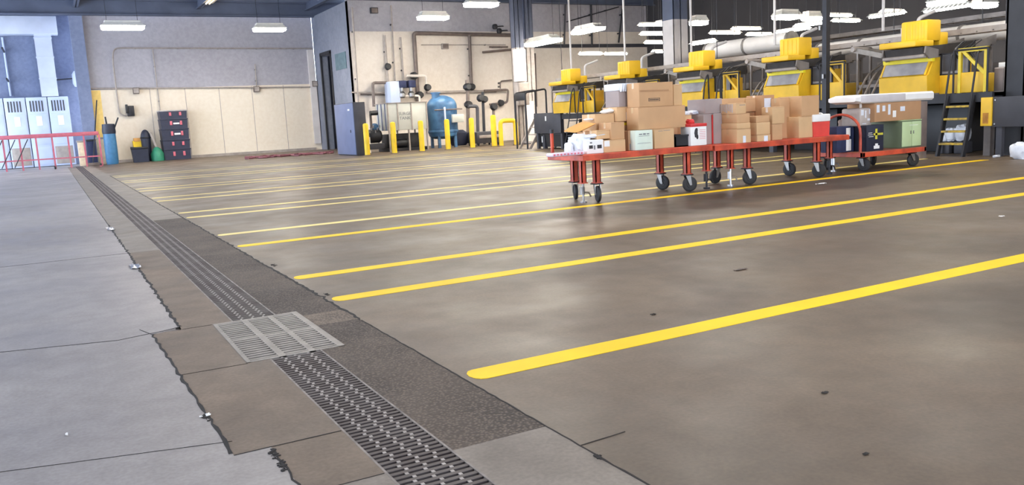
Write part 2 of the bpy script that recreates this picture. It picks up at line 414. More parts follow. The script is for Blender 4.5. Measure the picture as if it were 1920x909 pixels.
# ------------------------------------------------------------------ room shell
CZ = 6.2; CY = 40.0; BX = 11.5; BY = 34.5
def wall(name, m, *boxes):
    w = M()
    for b in boxes: w.box(*b)
    return struct(w.build(name, m, smooth=False))
wall('wall_back_lower', creamw, (1.75, BX, CY, CY+.3, 0, 3.12))
wall('wall_back_upper', greyw, (1.75, BX, CY+.03, CY+.3, 3.12, CZ))
wall('wall_boiler', wallw, (BX, 28.2, BY-.01, BY+.3, 0, 4.95))
wall('wall_boiler_upper', greyw, (BX, 28.2, BY-.005, BY+.3, 4.95, CZ+.8))  # grey tone puts the shade above the light fittings into the wall colour
wall('wall_side', sidew, (BX, BX+.3, BY, 37.4, 0, CZ), (BX, BX+.3, 38.9, CY, 0, CZ), (BX, BX+.3, 37.4, 38.9, 4.3, CZ), (BX+1.6, BX+1.7, 36.2, 40.2, 0, CZ), (BX+.3, BX+1.7, 36.2, 36.3, 0, CZ), (BX+.3, BX+1.7, 40.1, 40.2, 0, CZ), (BX+.3, BX+1.7, 36.2, 40.2, 4.5, 4.6))
wall('trim_8', colw, (BX+.9, BX+1.3, 39.6, 39.7, 0, 4.2))
wall('wall_far_left', navyw, (-6, 2.2, 42, 42.3, 0, 6.8))
wall('wall_right', mat('far_wall_grey', (56, 55, 58), .8, var=.1, scale=.4), (27, 27.3, -6, BY, 0, CZ+.8))
wall('wall_front', greyw, (-6, 2.6, -6.3, -6, 0, CZ), (9.4, 27.3, -6.3, -6, 0, CZ), (2.6, 9.4, -6.3, -6, 4.6, CZ))  # opening behind the camera added to light camera-facing surfaces
ops = [(4, 9), (11, 17), (19, 25), (27, 33), (34.5, 40.5)]      # open vehicle doors on the left
lw = [(-6.3, -6, -6, 42.3, 4.6, 6.8)]; e = -6
for a, b in ops: lw.append((-6.3, -6, e, a, 0, 4.6)); e = b
lw.append((-6.3, -6, e, 42.3, 0, 4.6))
wall('wall_left', greyw, *lw)
wall('ceiling', ceilm, (-6.3, 27.3, -6.3, 42.3, CZ+.6, CZ+.8))
# ceiling beams
for i, y in enumerate((39.6, 33.9, 28.4, 22.5)):
    b = M(); z = CZ-.05 if i < 2 else CZ+.02
    b.box(-6, 27, y-.16, y+.16, z, z+.05); b.box(-6, 27, y-.02, y+.02, z, CZ+.6); b.box(-6, 27, y-.16, y+.16, CZ+.54, CZ+.6)
    struct(b.build('ceiling_beam', beamm, smooth=False))
for x in (-2, 1.6, 6.4, 11.2, 16.0, 20.8, 25.4):
    b = M(); b.box(x-.1, x+.1, 8, 42, CZ+.25, CZ+.29); b.box(x-.015, x+.015, 8, 42, CZ+.25, CZ+.6)
    struct(b.build('ceiling_joist', beamm, smooth=False))
# dark pillar and yellow stripe at the cream wall's left end, trim at the right end
wall('trim_1', navyw, (1.3, 1.80, 39.75, 40.3, 0, CZ))
wall('trim_2', mat('yellow_stripe_paint', (240, 206, 120), .6, var=.05), (1.80, 2.16, 39.99, 40.02, .15, 3.1))
wall('trim_3', colw, (BX-.34, BX-.05, 39.85, 40.1, .3, 4.7))
wall('trim_4', dksteel, (BX-.04, BX+.02, 37.3, 37.45, 0, 4.4), (BX-.04, BX+.02, 38.85, 39.0, 0, 4.4), (BX-.04, BX+.02, 37.3, 39.0, 4.3, 4.45))
wall('trim_5', pipeg, (1.75, BX-.3, 39.9, 40.0, 0, .12))
struct(M().box(BX-.03, BX+.01, 35.2, 36.7, 3.5, 4.2).build('window_1', mat('teal_glass', (96, 120, 128), .2)))
wall('trim_6', blk2, (11.6, 27, BY-.12, BY+.01, 4.28, 4.42)) if False else wall('trim_6', blk2, (19.3, 27, BY-.14, BY, 4.2, 4.36))
# joints of the cream wall panels
for x in (4.1, 5.55, 7.0, 8.45, 9.9):
    struct(M().box(x-.012, x+.012, CY-.004, CY+.01, .12, 3.1).build('trim_7', pipeg))

# building columns
colnavy = mat('column_navy', (62, 68, 86), .7, var=.06); colgrey = mat('column_dull_grey', (150, 142, 137), .7, var=.08)
def column(name, x, y, w, zs, label, um=None, lm=None):
    t = thing(name, label, 'column', (x, y, 0))
    b = M(); 
    def hsec(b, z0, z1):
        b.box(x-w/2, x+w/2, y-w/2, y-w/2+.03, z0, z1); b.box(x-w/2, x+w/2, y+w/2-.03, y+w/2, z0, z1); b.box(x-.015, x+.015, y-w/2, y+w/2, z0, z1)
        b.box(x-w/2, x-w/2+.012, y-w/2, y+w/2, z0, z1)
    hsec(b, 0, zs); b.build('lower_shaft', lm or colw, t, smooth=False)
    b = M(); hsec(b, zs, CZ+.6); b.build('upper_shaft', um or beamm, t, smooth=False)
    M().box(x-w*.7, x+w*.7, y-w*.7, y+w*.7, 0, .03).build('base_plate', dksteel, t)
    return t
_c = xp(1265, 38, 17.75); column('building_column', 17.75, _c.y, .56, _c.z, 'steel column among the yellow machines, white below and slate above')
column('building_column', 16.16, 28.6, .36, 3.68, 'slender slate column with a white lit panel on its face', colnavy, colgrey)
column('building_column', 18.3, 31.5, .38, 4.3, 'slate topped column just right of the white panel column', colnavy, colgrey)
tt = thing('steel_post', 'dark square steel post rising behind the right cart', 'post', (13.0, 11.22, 0))
M().box(12.95, 13.05, 11.17, 11.27, .01, CZ+.6).build('shaft', dksteel, tt); M().box(12.87, 13.13, 11.09, 11.35, 0, .012).build('base_plate', dksteel, tt)
for k in range(3): M().cyl((12.92, 11.14+k*.08, .6+k*.9), (12.92, 11.14+k*.08, .68+k*.9), .02).build('conduit_clip', steel, tt)
column('machine_column', 14.6, 8.5, .34, .02, 'black steel column at the right edge above the black platform', blk)
# white panel on the column
t = thing('wall_panel', 'bright white panel hung on the slate column', 'panel', (16.05, 28.25, 2.4))
M().box(15.84, 16.28, 28.2, 28.42, 2.4, 3.6, .02).build('casing', white, t)
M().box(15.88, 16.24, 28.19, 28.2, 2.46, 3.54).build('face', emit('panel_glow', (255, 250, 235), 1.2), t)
t2 = thing('electrical_box', 'grey steel box on the column below the white panel', 'box', (16.05, 28.25, 1.5))
M().box(15.82, 16.3, 28.1, 28.415, 1.5, 2.36, .02).build('casing', colgrey, t2); M().box(15.86, 16.26, 28.085, 28.1, 1.54, 2.32, .01).build('door', pipeg, t2)

# ------------------------------------------------------------------ light fittings
def bay_light(x, y, z, label, axis='x', L=1.3, W=.56, proto=[]):
    t = thing('ceiling_light', label, 'light fitting', (x, y, z), 'hanging light fittings')
    h = M(); hx, hy = (L/2, W/2) if axis == 'x' else (W/2, L/2)
    h.box(x-hx*.82, x+hx*.82, y-hy*.7, y+hy*.7, z+.13, z+.19, .02)
    for sx in (-1, 1): h.add([(x+sx*hx, y-hy, z), (x+sx*hx, y+hy, z), (x+sx*hx*.8, y+hy*.68, z+.14), (x+sx*hx*.8, y-hy*.68, z+.14),
                              (x+sx*(hx-.012), y-hy, z), (x+sx*(hx-.012), y+hy, z), (x+sx*(hx*.8-.012), y+hy*.68, z+.14), (x+sx*(hx*.8-.012), y-hy*.68, z+.14)],
                             [(0,1,2,3), (4,5,6,7), (0,1,5,4), (2,3,7,6), (0,3,7,4), (1,2,6,5)])
    for sy in (-1, 1): h.add([(x-hx, y+sy*hy, z), (x+hx, y+sy*hy, z), (x+hx*.8, y+sy*hy*.68, z+.14), (x-hx*.8, y+sy*hy*.68, z+.14),
                              (x-hx, y+sy*(hy-.012), z), (x+hx, y+sy*(hy-.012), z), (x+hx*.8, y+sy*(hy*.68-.012), z+.14), (x-hx*.8, y+sy*(hy*.68-.012), z+.14)],
                             [(0,1,2,3), (4,5,6,7), (0,1,5,4), (2,3,7,6), (0,3,7,4), (1,2,6,5)])
    h.build('housing', refl, t, smooth=False)
    M().box(x-hx*.97, x+hx*.97, y-hy*.96, y+hy*.96, z-.12, z-.004, .05).build('diffuser', tube_e, t)  # lens deepened so its glow also stands in for bloom
    for s in (-1, 1):
        dx, dy = (s*hx*.7, 0) if axis == 'x' else (0, s*hy*.7)
        M().cyl((x+dx, y+dy, z+.15), (x+dx, y+dy, CZ+.6), .008, 6).build('hanger_rod', dksteel, t)
    return t
def strip_light(x, y, z, label, axis='x', L=1.25, glow=None):
    t = thing('strip_light', label, 'light fitting', (x, y, z), 'fluorescent strips over the machines')
    def bx(m, a0, a1, b0, b1, z0, z1, bev=0):
        return m.box(x+a0, x+a1, y+b0, y+b1, z+z0, z+z1, bev) if axis == 'x' else m.box(x+b0, x+b1, y+a0, y+a1, z+z0, z+z1, bev)
    h = M(); bx(h, -L/2, L/2, -.05, .05, .03, .09, .01)
    for s in (-1, 1):                                            # slotted reflector wings
        for k in range(10):
            a = -L/2+k*L/10
            q = [(a+.008, s*.05, .06), (a+L/10-.012, s*.05, .06), (a+L/10-.012, s*.17, .0), (a+.008, s*.17, .0)]
            v = [(x+p, y+r, z+w) if axis == 'x' else (x+r, y+p, z+w) for p, r, w in q]
            h.add(v+[(a_, b_, c_+.006) for a_, b_, c_ in v], [(0,1,2,3), (4,5,6,7), (0,1,5,4), (1,2,6,5), (2,3,7,6), (3,0,4,7)])
    h.build('reflector', refl, t, smooth=False)
    tb = M()
    for s in (-.055, .055):
        p0, p1 = ((x-L/2+.02, y+s, z-.005), (x+L/2-.02, y+s, z-.005)) if axis == 'x' else ((x+s, y-L/2+.02, z-.005), (x+s, y+L/2-.02, z-.005))
        tb.cyl(p0, p1, .03, 10)
    tb.build('tube', glow or strip_e, t)
    for s in (-1, 1):
        dx, dy = (s*L*.4, 0) if axis == 'x' else (0, s*L*.4)
        M().cyl((x+dx, y+dy, z+.08), (x+dx, y+dy, CZ+.6), .007, 6).build('hanger_rod', dksteel, t)
    return t
for px, py, z, ax, L, lb in ((230, 49, 5.0, 'x', 1.45, 'oblong white ceiling light over the far left wall end'),
        (505, 53, 5.0, 'x', 1.25, 'white ceiling light over the middle of the cream wall'),
        (812, 31, 5.0, 'x', 1.2, 'white ceiling light in front of the boiler wall'),
        (902, 6, 5.0, 'x', 1.2, 'white ceiling light cut by the top edge near the boiler wall'),
        (1018, 77, 3.9, 'y', 2.2, 'long slanting light fitting right of the white panel column'),
        (1102, 55, 4.4, 'y', 1.9, 'lone slanting light fitting against the grey upper wall'),
        (1475, 29, 3.9, 'x', .95, 'small bright light fitting right of the thin hanging rod'),
        (1522, 32, 3.9, 'x', .7, 'short bright fitting beside the dark steel post'),
        (1310, 40, 3.8, 'x', .55, 'short fitting just right of the slate topped column'),
        (1775, 3, 3.45, 'x', 1.05, 'broad light fitting at the top right corner'),
        (1846, 6, 3.45, 'x', .7, 'last light fitting beside the black column at right')):
    p = zp(px, py, z); bay_light(p.x, p.y, z, lb, ax, L, .5 if L > .9 else .4)
for px, py, z, ax, L, lb in ((1108, 101, 3.3, 'x', 1.0, 'strip light above the farthest machines, left one of a pair'),
        (1155, 101, 3.3, 'x', 1.0, 'strip light above the farthest machines, right one of a pair'),
        (1222, 47, 3.9, 'x', 1.0, 'topmost strip light of the cluster left of the white column'),
        (1225, 64, 3.6, 'x', 1.0, 'second strip light down in the cluster left of the column'),
        (1232, 80, 3.4, 'x', 1.0, 'third strip light down in the cluster left of the column'),
        (1240, 97, 3.2, 'x', .8, 'lowest strip light of the cluster left of the column'),
        (1252, 40, 4.0, 'y', 1.2, 'slanting strip light touching the column cluster'),
        (1360, 62, 3.5, 'x', 1.25, 'strip light right of the column under the thin rod'),
        (1424, 65, 3.5, 'x', 1.1, 'strip light continuing right of the rod-hung one'),
        (1318, 80, 3.2, 'y', 1.1, 'slanting strip light above the third motor cover'),
        (1400, 54, 3.8, 'x', 1.3, 'strip light just behind and above the rod-hung pair'),
        (1486, 57, 3.5, 'y', 1.4, 'slanting strip light above the second motor cover'),
        (1520, 46, 3.5, 'y', 1.2, 'slanting strip light left of the steel post'),
        (1587, 39, 3.5, 'x', 1.1, 'bright strip light just right of the steel post'),
        (1575, 29, 3.8, 'x', 1.0, 'strip light behind the bright one beside the steel post'),
        (1662, 28, 3.4, 'y', 1.1, 'slanting strip light left of the nearest motor cover'),
        (1672, 22, 3.6, 'x', .8, 'dim strip light above the nearest motor cover'),
        (1775, 16, 3.2, 'y', 1.2, 'slanting strip light under the broad corner fitting')):
    p = zp(px, py, z); strip_light(p.x, p.y, z, lb, ax, L)
p = zp(395, 2, 5.6); strip_light(p.x, p.y, 5.6, 'faint warm glow at the ceiling above the cream wall, imitated by an added strip', 'y', 1.3, emit('warm_glow', (255, 220, 150), .6))  # added strip imitates a faint warm reflection at the ceiling

# ------------------------------------------------------------------ long carts
def caster(t, x, y, top, ang, tall=.235):
    """plate, fork, wheel under a leg"""
    c = M().box(x-.06, x+.06, y-.06, y+.06, top-.015, top, .004).build('caster_plate', dksteel, t)
    ca, sa = math.cos(ang), math.sin(ang); r = .1; wx, wy = x+ca*.035, y+sa*.035
    fk = M()
    for s in (-1, 1):
        ox, oy = -sa*.032*s, ca*.032*s
        fk.add([(x+ox-ca*.035, y+oy-sa*.035, top-.015), (x+ox+ca*.035, y+oy+sa*.035, top-.015), (wx+ox+ca*.016, wy+oy+sa*.016, r-.01), (wx+ox-ca*.016, wy+oy-sa*.016, r-.01),
                (x+ox*1.2-ca*.035, y+oy*1.2-sa*.035, top-.015), (x+ox*1.2+ca*.035, y+oy*1.2+sa*.035, top-.015), (wx+ox*1.2+ca*.016, wy+oy*1.2+sa*.016, r-.01), (wx+ox*1.2-ca*.016, wy+oy*1.2-sa*.016, r-.01)],
               [(0,1,2,3), (4,5,6,7), (0,1,5,4), (1,2,6,5), (2,3,7,6), (3,0,4,7)])
    fk.build('caster_fork', steel, t)
    w = M(); prof = [(.0, -.024), (.05, -.024), (.055, -.02), (.085, -.022), (.098, -.015), (.1, 0), (.098, .015), (.085, .022), (.055, .02), (.05, .024), (0, .024)]
    n = 24; v = []
    for rr, a in prof:
        for i in range(n):
            th = 2*PI*i/n; v.append((wx+ca*rr*math.cos(th)-sa*a, wy+sa*rr*math.cos(th)+ca*a, r+.001+rr*math.sin(th)))
    k = len(prof); w.add(v, [(j*n+i, j*n+(i+1) % n, (j+1)*n+(i+1) % n, (j+1)*n+i) for j in range(k-1) for i in range(n)])
    wh = w.build('wheel', rubber, t)
    wh['_o'] = t['_o']; M().cyl((wx-sa*-.03, wy+ca*-.03, r), (wx-sa*.03, wy+ca*.03, r), .016, 10).build('hub', steel, wh)
def leg(t, x, y, z0, z1, w=.037):
    b = M(); b.box(x-w, x+w, y-w, y-w+.012, z0, z1); b.box(x-w, x-w+.012, y-w, y+w, z0, z1); b.box(x+w-.012, x+w, y-w, y+w, z0, z1); b.box(x-w, x+w, y+w-.012, y+w, z0, z1)
    b.box(x-w*1.35, x+w*1.35, y-w*1.35, y+w*1.35, z0-.012, z0)
    return b.build('leg', orange, t, smooth=False)
def foot(t, x, y, z, m):
    f = M(); f.cyl((x, y, .02), (x, y, z), .014, 8); f.cyl((x, y, 0), (x, y, .02), .045, 12); f.cyl((x-.012, y, .1), (x-.012, y, .2), .03, 10); f.tube([(x, y, .13), (x+.07, y-.02, .12), (x+.1, y-.02, .07)], .01, 6)
    return f.build('floor_lock', m, t)
def cart(x0, x1, z, wheels, feet, label, midleg=()):
    y0, y1 = 8.39, 9.2
    t = thing('flat_cart', label, 'cart', ((x0+x1)/2, (y0+y1)/2, 0))
    d = M().box(x0+.01, x1-.01, y0+.01, y1-.01, z-.018, z, .004).build('deck', orange, t)
    f = M()
    for y in (y0, y1-.04): f.box(x0, x1, y, y+.04, z-.075, z-.004, .004)
    for x in (x0, x1-.04): f.box(x, x+.04, y0+.04, y1-.04, z-.074, z-.005, .004)
    for k in (1, 2, 3): x = x0+(x1-x0)*k/4; f.box(x-.02, x+.02, y0+.04, y1-.04, z-.06, z-.018)
    f.build('deck_frame', orange, t, smooth=False)
    for i, (x, y, a) in enumerate(wheels): leg(t, x, y, .245, z-.07); caster(t, x, y, .233, a)
    for x, y, m in feet: leg(t, x, y, .25, z-.07, .034); foot(t, x, y, .24, m)
    return t
D1, D2 = .60, .585
c1 = cart(5.56, 7.60, D1, ((5.86, 8.55, -1.9), (7.27, 8.52, -.25), (5.86, 9.05, -2.0), (7.25, 9.05, -1.2)), ((5.70, 8.62, steel),), 'left long orange cart heaped with parcels')
hp = M().tube([(5.60, 9.14, .58), (5.60, 9.14, .86)], .022, 10).build('handle_post', orange, c1)
M().cyl((5.60, 9.14, .86), (5.60, 9.14, .91), .026, 10).build('post_cap', blackp, c1)
c2 = cart(7.64, 10.22, D2, ((8.36, 8.55, -.4), (9.64, 8.48, -1.1), (8.30, 9.08, PI), (9.65, 9.04, -1.3)), ((7.62+.07, 8.62, dksteel), (8.12, 8.62, silver), (10.16, 8.70, dksteel)), 'right long orange cart carrying brown boxes and a red cooler')

# ---- parcels
def carton(label, pl, pr, pt, Yf, dep, z0, m=tan, tapes=True, name='cardboard_box', cat='box', lab=None, zt=None, group=None, bev=.006):
    """closed carton whose front face is on y=Yf, between photo columns pl and pr, top at photo row pt, standing on z0"""
    pc = (pl+pr)/2
    x0 = yp(pl, pt+15, Yf).x; x1 = yp(pr, pt+15, Yf).x; z1 = yp(pc, pt, Yf).z if zt is None else zt
    t = thing(name, label, cat, ((x0+x1)/2, Yf+dep/2, z0), group)
    b = M().box(x0, x1, Yf, Yf+dep, z0+.001, z1, bev); b.build('carton', m, t)
    if tapes:
        q = M(); yc = Yf+dep/2
        q.box(x0+.004, x1-.004, yc-.022, yc+.022, z1-.001, z1+.0012)
        q.box(x0-.0012, x0+.001, yc-.022, yc+.022, z1-min(.07, (z1-z0)*.4), z1+.001)
        q.build('tape', tape, t)
        fl = M(); fl.box(x0+.003, x1-.003, Yf-.001, Yf+.002, z1-.010, z1-.006); fl.build('flap_edge', tan3, t)
    if lab:
        for (a, b_, c, d, mm) in lab:      # fractions of the front face
            M().box(x0+(x1-x0)*a, x0+(x1-x0)*b_, Yf-.0025, Yf+.001, z0+(z1-z0)*c, z0+(z1-z0)*d).build('shipping_label', mm, t)
    t['_z'] = z1; t['_x'] = (x0, x1); t['_y'] = (Yf, Yf+dep)
    return t
def marks(t, rects, m, name='printing'):
    x0, x1 = t['_x']; y = t['_y'][0]; z0 = t['_o'][2]; z1 = t['_z']; q = M()
    for a, b, c, d in rects: q.box(x0+(x1-x0)*a, x0+(x1-x0)*b, y-.002, y+.001, z0+(z1-z0)*c, z0+(z1-z0)*d)
    return q.build(name, m, t)
def bag(label, pl, pr, pt, Yc, dep, z0, m, seed, name='plastic_bag', cat='bag', amt=.22):
    pc = (pl+pr)/2; x0 = yp(pl, pt+10, Yc).x; x1 = yp(pr, pt+10, Yc).x; z1 = yp(pc, pt, Yc).z
    o = M().blob(((x0+x1)/2, Yc, z0+(z1-z0)*.47), (x1-x0)/2, dep/2, (z1-z0)*.5, seed, amt).build(name, m)
    return tag(o, label, cat)
def envelope(label, c, L, W, th, rz, tilt, m, name='padded_envelope', seed=1):
    t = thing(name, label, 'envelope', c)
    n = 10; v = []; r = random.Random(seed)
    for s in (1, -1):
        for j in range(n+1):
            for i in range(n+1):
                u, w = i/n*2-1, j/n*2-1; h = th*(max(0, 1-u**4)*max(0, 1-w**4))**.6*(1+r.uniform(-.15, .15))
                v.append(Vector((u*L/2, w*W/2, s*h/2)))
    q = (n+1)**2; fs = []
    for j in range(n):
        for i in range(n):
            a = j*(n+1)+i; fs += [(a, a+1, a+n+2, a+n+1), (q+a, q+a+n+1, q+a+n+2, q+a+1)]
    from mathutils import Euler
    R = Euler((tilt[0], tilt[1], rz)).to_matrix(); b = M().add([Vector(c)+R@p for p in v], fs); b.build('pouch', m, t)
    f = M().add([Vector(c)+R@Vector(p) for p in ((-L*.5, -W*.42, -.002), (-L*.5, W*.42, -.002), (-L*.54, W*.42, -.002), (-L*.54, -W*.42, -.002), (-L*.5, -W*.42, .002), (-L*.5, W*.42, .002), (-L*.54, W*.42, .002), (-L*.54, -W*.42, .002))],
                   [(0,1,2,3), (4,5,6,7), (0,1,5,4), (1,2,6,5), (2,3,7,6), (3,0,4,7)]); f.build('flap', m, t)
    return t

# cart 1, left to right
t = thing('wrapped_bundle', 'long thin bundle in pink and white printed wrap overhanging the left cart', 'parcel', (5.45, 8.47, D1))
M().box(5.14, 5.60, 8.40, 8.55, D1+.001, D1+.045, .018).build('wrap', mat('pale_pink_wrap', (216, 196, 212), .4, var=.06, scale=12), t)
q = M()
for k in range(9): q.box(5.16+k*.048, 5.185+k*.048, 8.398, 8.41, D1+.012+.006*(k % 2), D1+.034)
q.build('printing', pinkp, t)
bag('small white bag on the left end of the left cart', 1061, 1072, 266, 8.66, .14, D1, poly, 3)
b1 = bag('plump white and blue mailer bag at the left cart end', 1070, 1103, 250, 8.66, .26, D1, poly, 5)
t = carton('white printed box with two dark pictures on left cart', 1100, 1132, 262, 8.46, .30, D1, white, tapes=False, bev=.008)
marks(t, [(.14, .36, .38, .62)], print_d, 'picture'); marks(t, [(.62, .88, .36, .62)], print_d, 'picture'); marks(t, [(.2, .32, .75, .86), (.42, .5, .3, .6)], print_g)
zC = t['_z']
t = carton('low brown box with a square white label on left cart', 1132, 1173, 262, 8.46, .32, D1, tan2, lab=[(.03, .27, .5, .97, white)]); zD = t['_z']
carton('tall brown box standing on the low labelled box', 1146, 1171, 229, 8.49, .27, zD, tan)
t = carton('small brown box on the white pictured box', 1119, 1144, 244, 8.52, .25, zC, tan2); zE = t['_z']
t = carton('plain brown box against the cart back edge behind the mailers', 1110, 1152, 246, 8.83, .34, D1, tan3); zB = t['_z']
t = carton('tan box with purplish side atop the stack left of centre', 1116, 1152, 213, 8.81, .3, zB, tan2)
zJ = t['_z']
t = carton('brown box with a yellow label in the middle of the left heap', 1158, 1191, 227, 8.81, .34, D1, tan, lab=[(.38, .94, .86, .95, mat('yellow_label', (240, 214, 40), .5))]); zM = t['_z']
t = carton('beige box with a crumpled white label on left heap', 1157, 1191, 200, 8.76, .32, zM, tan2, lab=[(.5, .97, .1, .62, poly)]); zL = t['_z']
t = carton('pinkish box draped in white wrap beside the big brown boxes', 1160, 1197, 158, 8.80, .3, zL, gryb, tapes=False, lab=[(.45, .66, .0, .7, poly)])
w = M(); x0, x1 = t['_x']; w.box(x0-.012, x1+.012, 8.785, 9.11, t['_z']-.075, t['_z']+.014, .012)
for k in range(9): w.cyl((x0+.02+k*(x1-x0)/9, 8.78, t['_z']-.09), (x0+.035+k*(x1-x0)/9, 8.785, t['_z']+.005), .014, 6)
w.build('bubble_wrap', poly, t)
p = yp(1104, 229, 8.62); bag('little white bag perched on the mailers at left', 1097, 1111, 222, 8.88, .12, b1['_o'][2]+.40, poly, 9)
p = yp(1092, 246, 8.72); envelope('orange kraft padded envelope leaning on the mailer bag', (p.x+.02, 8.80, p.z+.05), .34, .24, .06, .15, (.1, -.28, 0), kraft)
p = yp(1110, 249, 8.62); envelope('white padded envelope lying on the pictured box', (p.x, 8.62, zC+.045), .3, .2, .05, -.1, (0, -.08, 0), poly, seed=4)
p = yp(1148, 207, 8.8); envelope('white padded envelope on the purplish box', (p.x+.03, 8.92, zJ+.03), .17, .2, .05, .05, (0, -.12, 0), white, seed=5)
t = carton('narrow brown box behind the pale green box', 1178, 1192, 245, 8.5, .26, D1, tan3, lab=[(.15, .7, .05, .35, print_g)])
t = carton('pale green-white box with faint printing at the cart edge', 1191, 1224, 244, 8.40, .26, D1-.0, mat('pale_green_card', (214, 224, 208), .6, var=.03), tapes=False, bev=.008)
marks(t, [(.22, .4, .78, .83), (.45, .6, .77, .84), (.65, .8, .78, .83), (.2, .8, .70, .72), (.15, .85, .36, .37), (.1, .9, .33, .34)], print_g)
t = carton('square brown box under the big boxes on left cart', 1227, 1264, 241, 8.44, .34, D1, tan2); zR = t['_z']
marks(t, [(.2, .42, .88, .9), (.46, .8, .89, .91)], print_g)
t = carton('brown box behind the green-white box holding up the large ones', 1200, 1232, 243, 8.80, .34, D1, tan3, zt=zR)
t = carton('large brown box in the middle of the left heap', 1197, 1285, 199, 8.50, .25, zR, tan, tapes=True); zP = t['_z']
t = carton('large brown topmost box with hand slot and printed rectangle', 1198, 1262, 154, 8.50, .25, zP, tan)
x0, x1 = t['_x']; M().box(x0+.01, x0+(x1-x0)*.86, 8.492, 8.502, zP+(t['_z']-zP)*.63, zP+(t['_z']-zP)*.69).build('hand_slot', tan3, t)
marks(t, [(.27, .6, .22, .235), (.27, .6, .34, .355), (.27, .285, .22, .355), (.585, .6, .22, .355)], print_d); 
lettering('lettering', 'HAMMACHER', .03, (x0+(x1-x0)*.435, 8.4975, zP+(t['_z']-zP)*.287), (PI/2, 0, 0), print_d, t) if False else marks(t, [(.3+k*.034, .322+k*.034, .26, .318) for k in range(8)], print_d, 'lettering')
carton('narrow tan box behind the topmost printed box', 1263, 1279, 158, 8.53, .22, zP, tan2)
t = thing('open_bin', 'black open-topped bin between the brown box and red-topped box', 'bin', (7.14, 8.55, D1))
x0 = yp(1266, 262, 8.46).x; x1 = yp(1294, 262, 8.46).x; z1 = yp(1278, 253, 8.46).z; b = M()
b.box(x0, x1, 8.46, 8.475, D1+.001, z1); b.box(x0, x1, 8.745, 8.76, D1+.001, z1); b.box(x0, x0+.015, 8.46, 8.76, D1+.001, z1); b.box(x1-.015, x1, 8.46, 8.76, D1+.001, z1); b.box(x0, x1, 8.46, 8.76, D1+.001, D1+.015)
b.build('body', blackp, t, smooth=False); b = M(); b.box(x0-.012, x1+.012, 8.448, 8.462, z1-.02, z1+.004); b.box(x0-.012, x1+.012, 8.758, 8.772, z1-.02, z1+.004); b.box(x0-.012, x0+.004, 8.45, 8.77, z1-.02, z1+.004); b.box(x1-.004, x1+.012, 8.45, 8.77, z1-.02, z1+.004); b.build('rim', blackp, t)
t = carton('tan box behind the black bin on the left cart', 1270, 1297, 216, 8.84, .32, D1, tan2); zT = t['_z']
bag('white crumpled bag on top behind the red-topped box', 1284, 1312, 207, 8.98, .26, zT, poly, 12, amt=.35)
t = carton('white box with red lid and a black picture at cart corner', 1295, 1325, 232, 8.41, .2, D1, white, tapes=False, bev=.008)
x0, x1 = t['_x']; M().box(x0-.002, x1+.002, 8.404, 8.615, t['_z']-.035, t['_z']+.004, .004).build('lid', redp, t)
dg = M(); dg.blob((x0+(x1-x0)*.33, 8.409, D1+.16), .03, .003, .055, 3, .3, False, 2); dg.blob((x0+(x1-x0)*.36, 8.409, D1+.20), .024, .003, .028, 5, .2, False, 2); dg.blob((x0+(x1-x0)*.40, 8.409, D1+.115), .02, .003, .03, 7, .2, False, 2); dg.build('picture', print_d, t)
marks(t, [(.55, .92, .3+k*.08, .32+k*.08) for k in range(6)], pinkp)
rb = M().blob((x0+.09, 8.52, t['_z']+.03), .05, .05, .035, 4, .3).build('ribbon_bow', redp, t)

# cart 2
t = carton('tall grey box at the left end of the right cart', 1319, 1336, 213, 8.75, .36, D2, gryb, tapes=False); za = t['_z']
t = carton('tall grey box beside the other, left of the red strip', 1338, 1361, 214, 8.72, .36, D2, gryb, tapes=False, zt=za)
M().box(t['_x'][0]-.012, t['_x'][0]-.001, 8.73, 9.0, D2+.001, za-.02).build('red_side', redp, t)
t = carton('grey box lying across the two tall grey boxes', 1322, 1354, 185, 8.74, .36, za, gryb, tapes=False)
t = carton('wide tan box standing behind at the back of right cart', 1352, 1400, 184, 9.0, .18, D2, tan, tapes=False)
t = carton('brown box at the bottom of the front left stack', 1382, 1408, 241, 8.42, .36, D2, tan2, lab=[(.42, .62, .02, .5, poly)]); z1 = t['_z']
t = carton('shallow brown box second up in the front left stack', 1382, 1407, 230, 8.42, .37, z1, tan2, tapes=False); z1 = t['_z']
t = carton('brown box third up in the front left stack', 1382, 1406, 213, 8.43, .35, z1, tan); z1 = t['_z']
t = carton('taped brown box topmost of the front left stack', 1380, 1399, 193, 8.44, .36, z1, tan2)
x0 = t['_x'][0]; q = M()
for k in range(7): q.box(x0-.004, x0+.001, 8.5+k*.035, 8.52+k*.035, z1+.02+.012*(k % 3), t['_z']-.01)
q.build('shiny_tape', clear, t); marks(t, [(.35, .9, .78, .83)], print_g)
t = carton('brown box at the back centre below the flat topped one', 1399, 1426, 209, 9.0, .18, D2, tan3); zz = t['_z']
t = carton('tan box high at the back centre of right cart', 1398, 1431, 184, 8.98, .2, zz, tan)
t = carton('dark brown box tucked between the two front stacks', 1409, 1420, 231, 8.62, .3, D2, tan3); 
t = carton('tiny white-faced box on the tucked brown box', 1410, 1417, 219, 8.62, .1, t['_z'], white, tapes=False)
t = carton('brown box with white sticker at the bottom middle stack', 1420, 1445, 252, 8.42, .34, D2, tan2, lab=[(.5, .78, -.0, .8, poly)]); z1 = t['_z']
t = carton('brown box in the middle of the middle stack', 1419, 1444, 229, 8.42, .34, z1, tan2, tapes=False); z1 = t['_z']
t = carton('brown box topmost of the middle stack', 1418, 1443, 217, 8.43, .32, z1, tan)
t = carton('brown box at back with a round white label', 1428, 1452, 178, 8.86, .3, D2, tan3, lab=[(.2, .75, .68, .93, poly)])
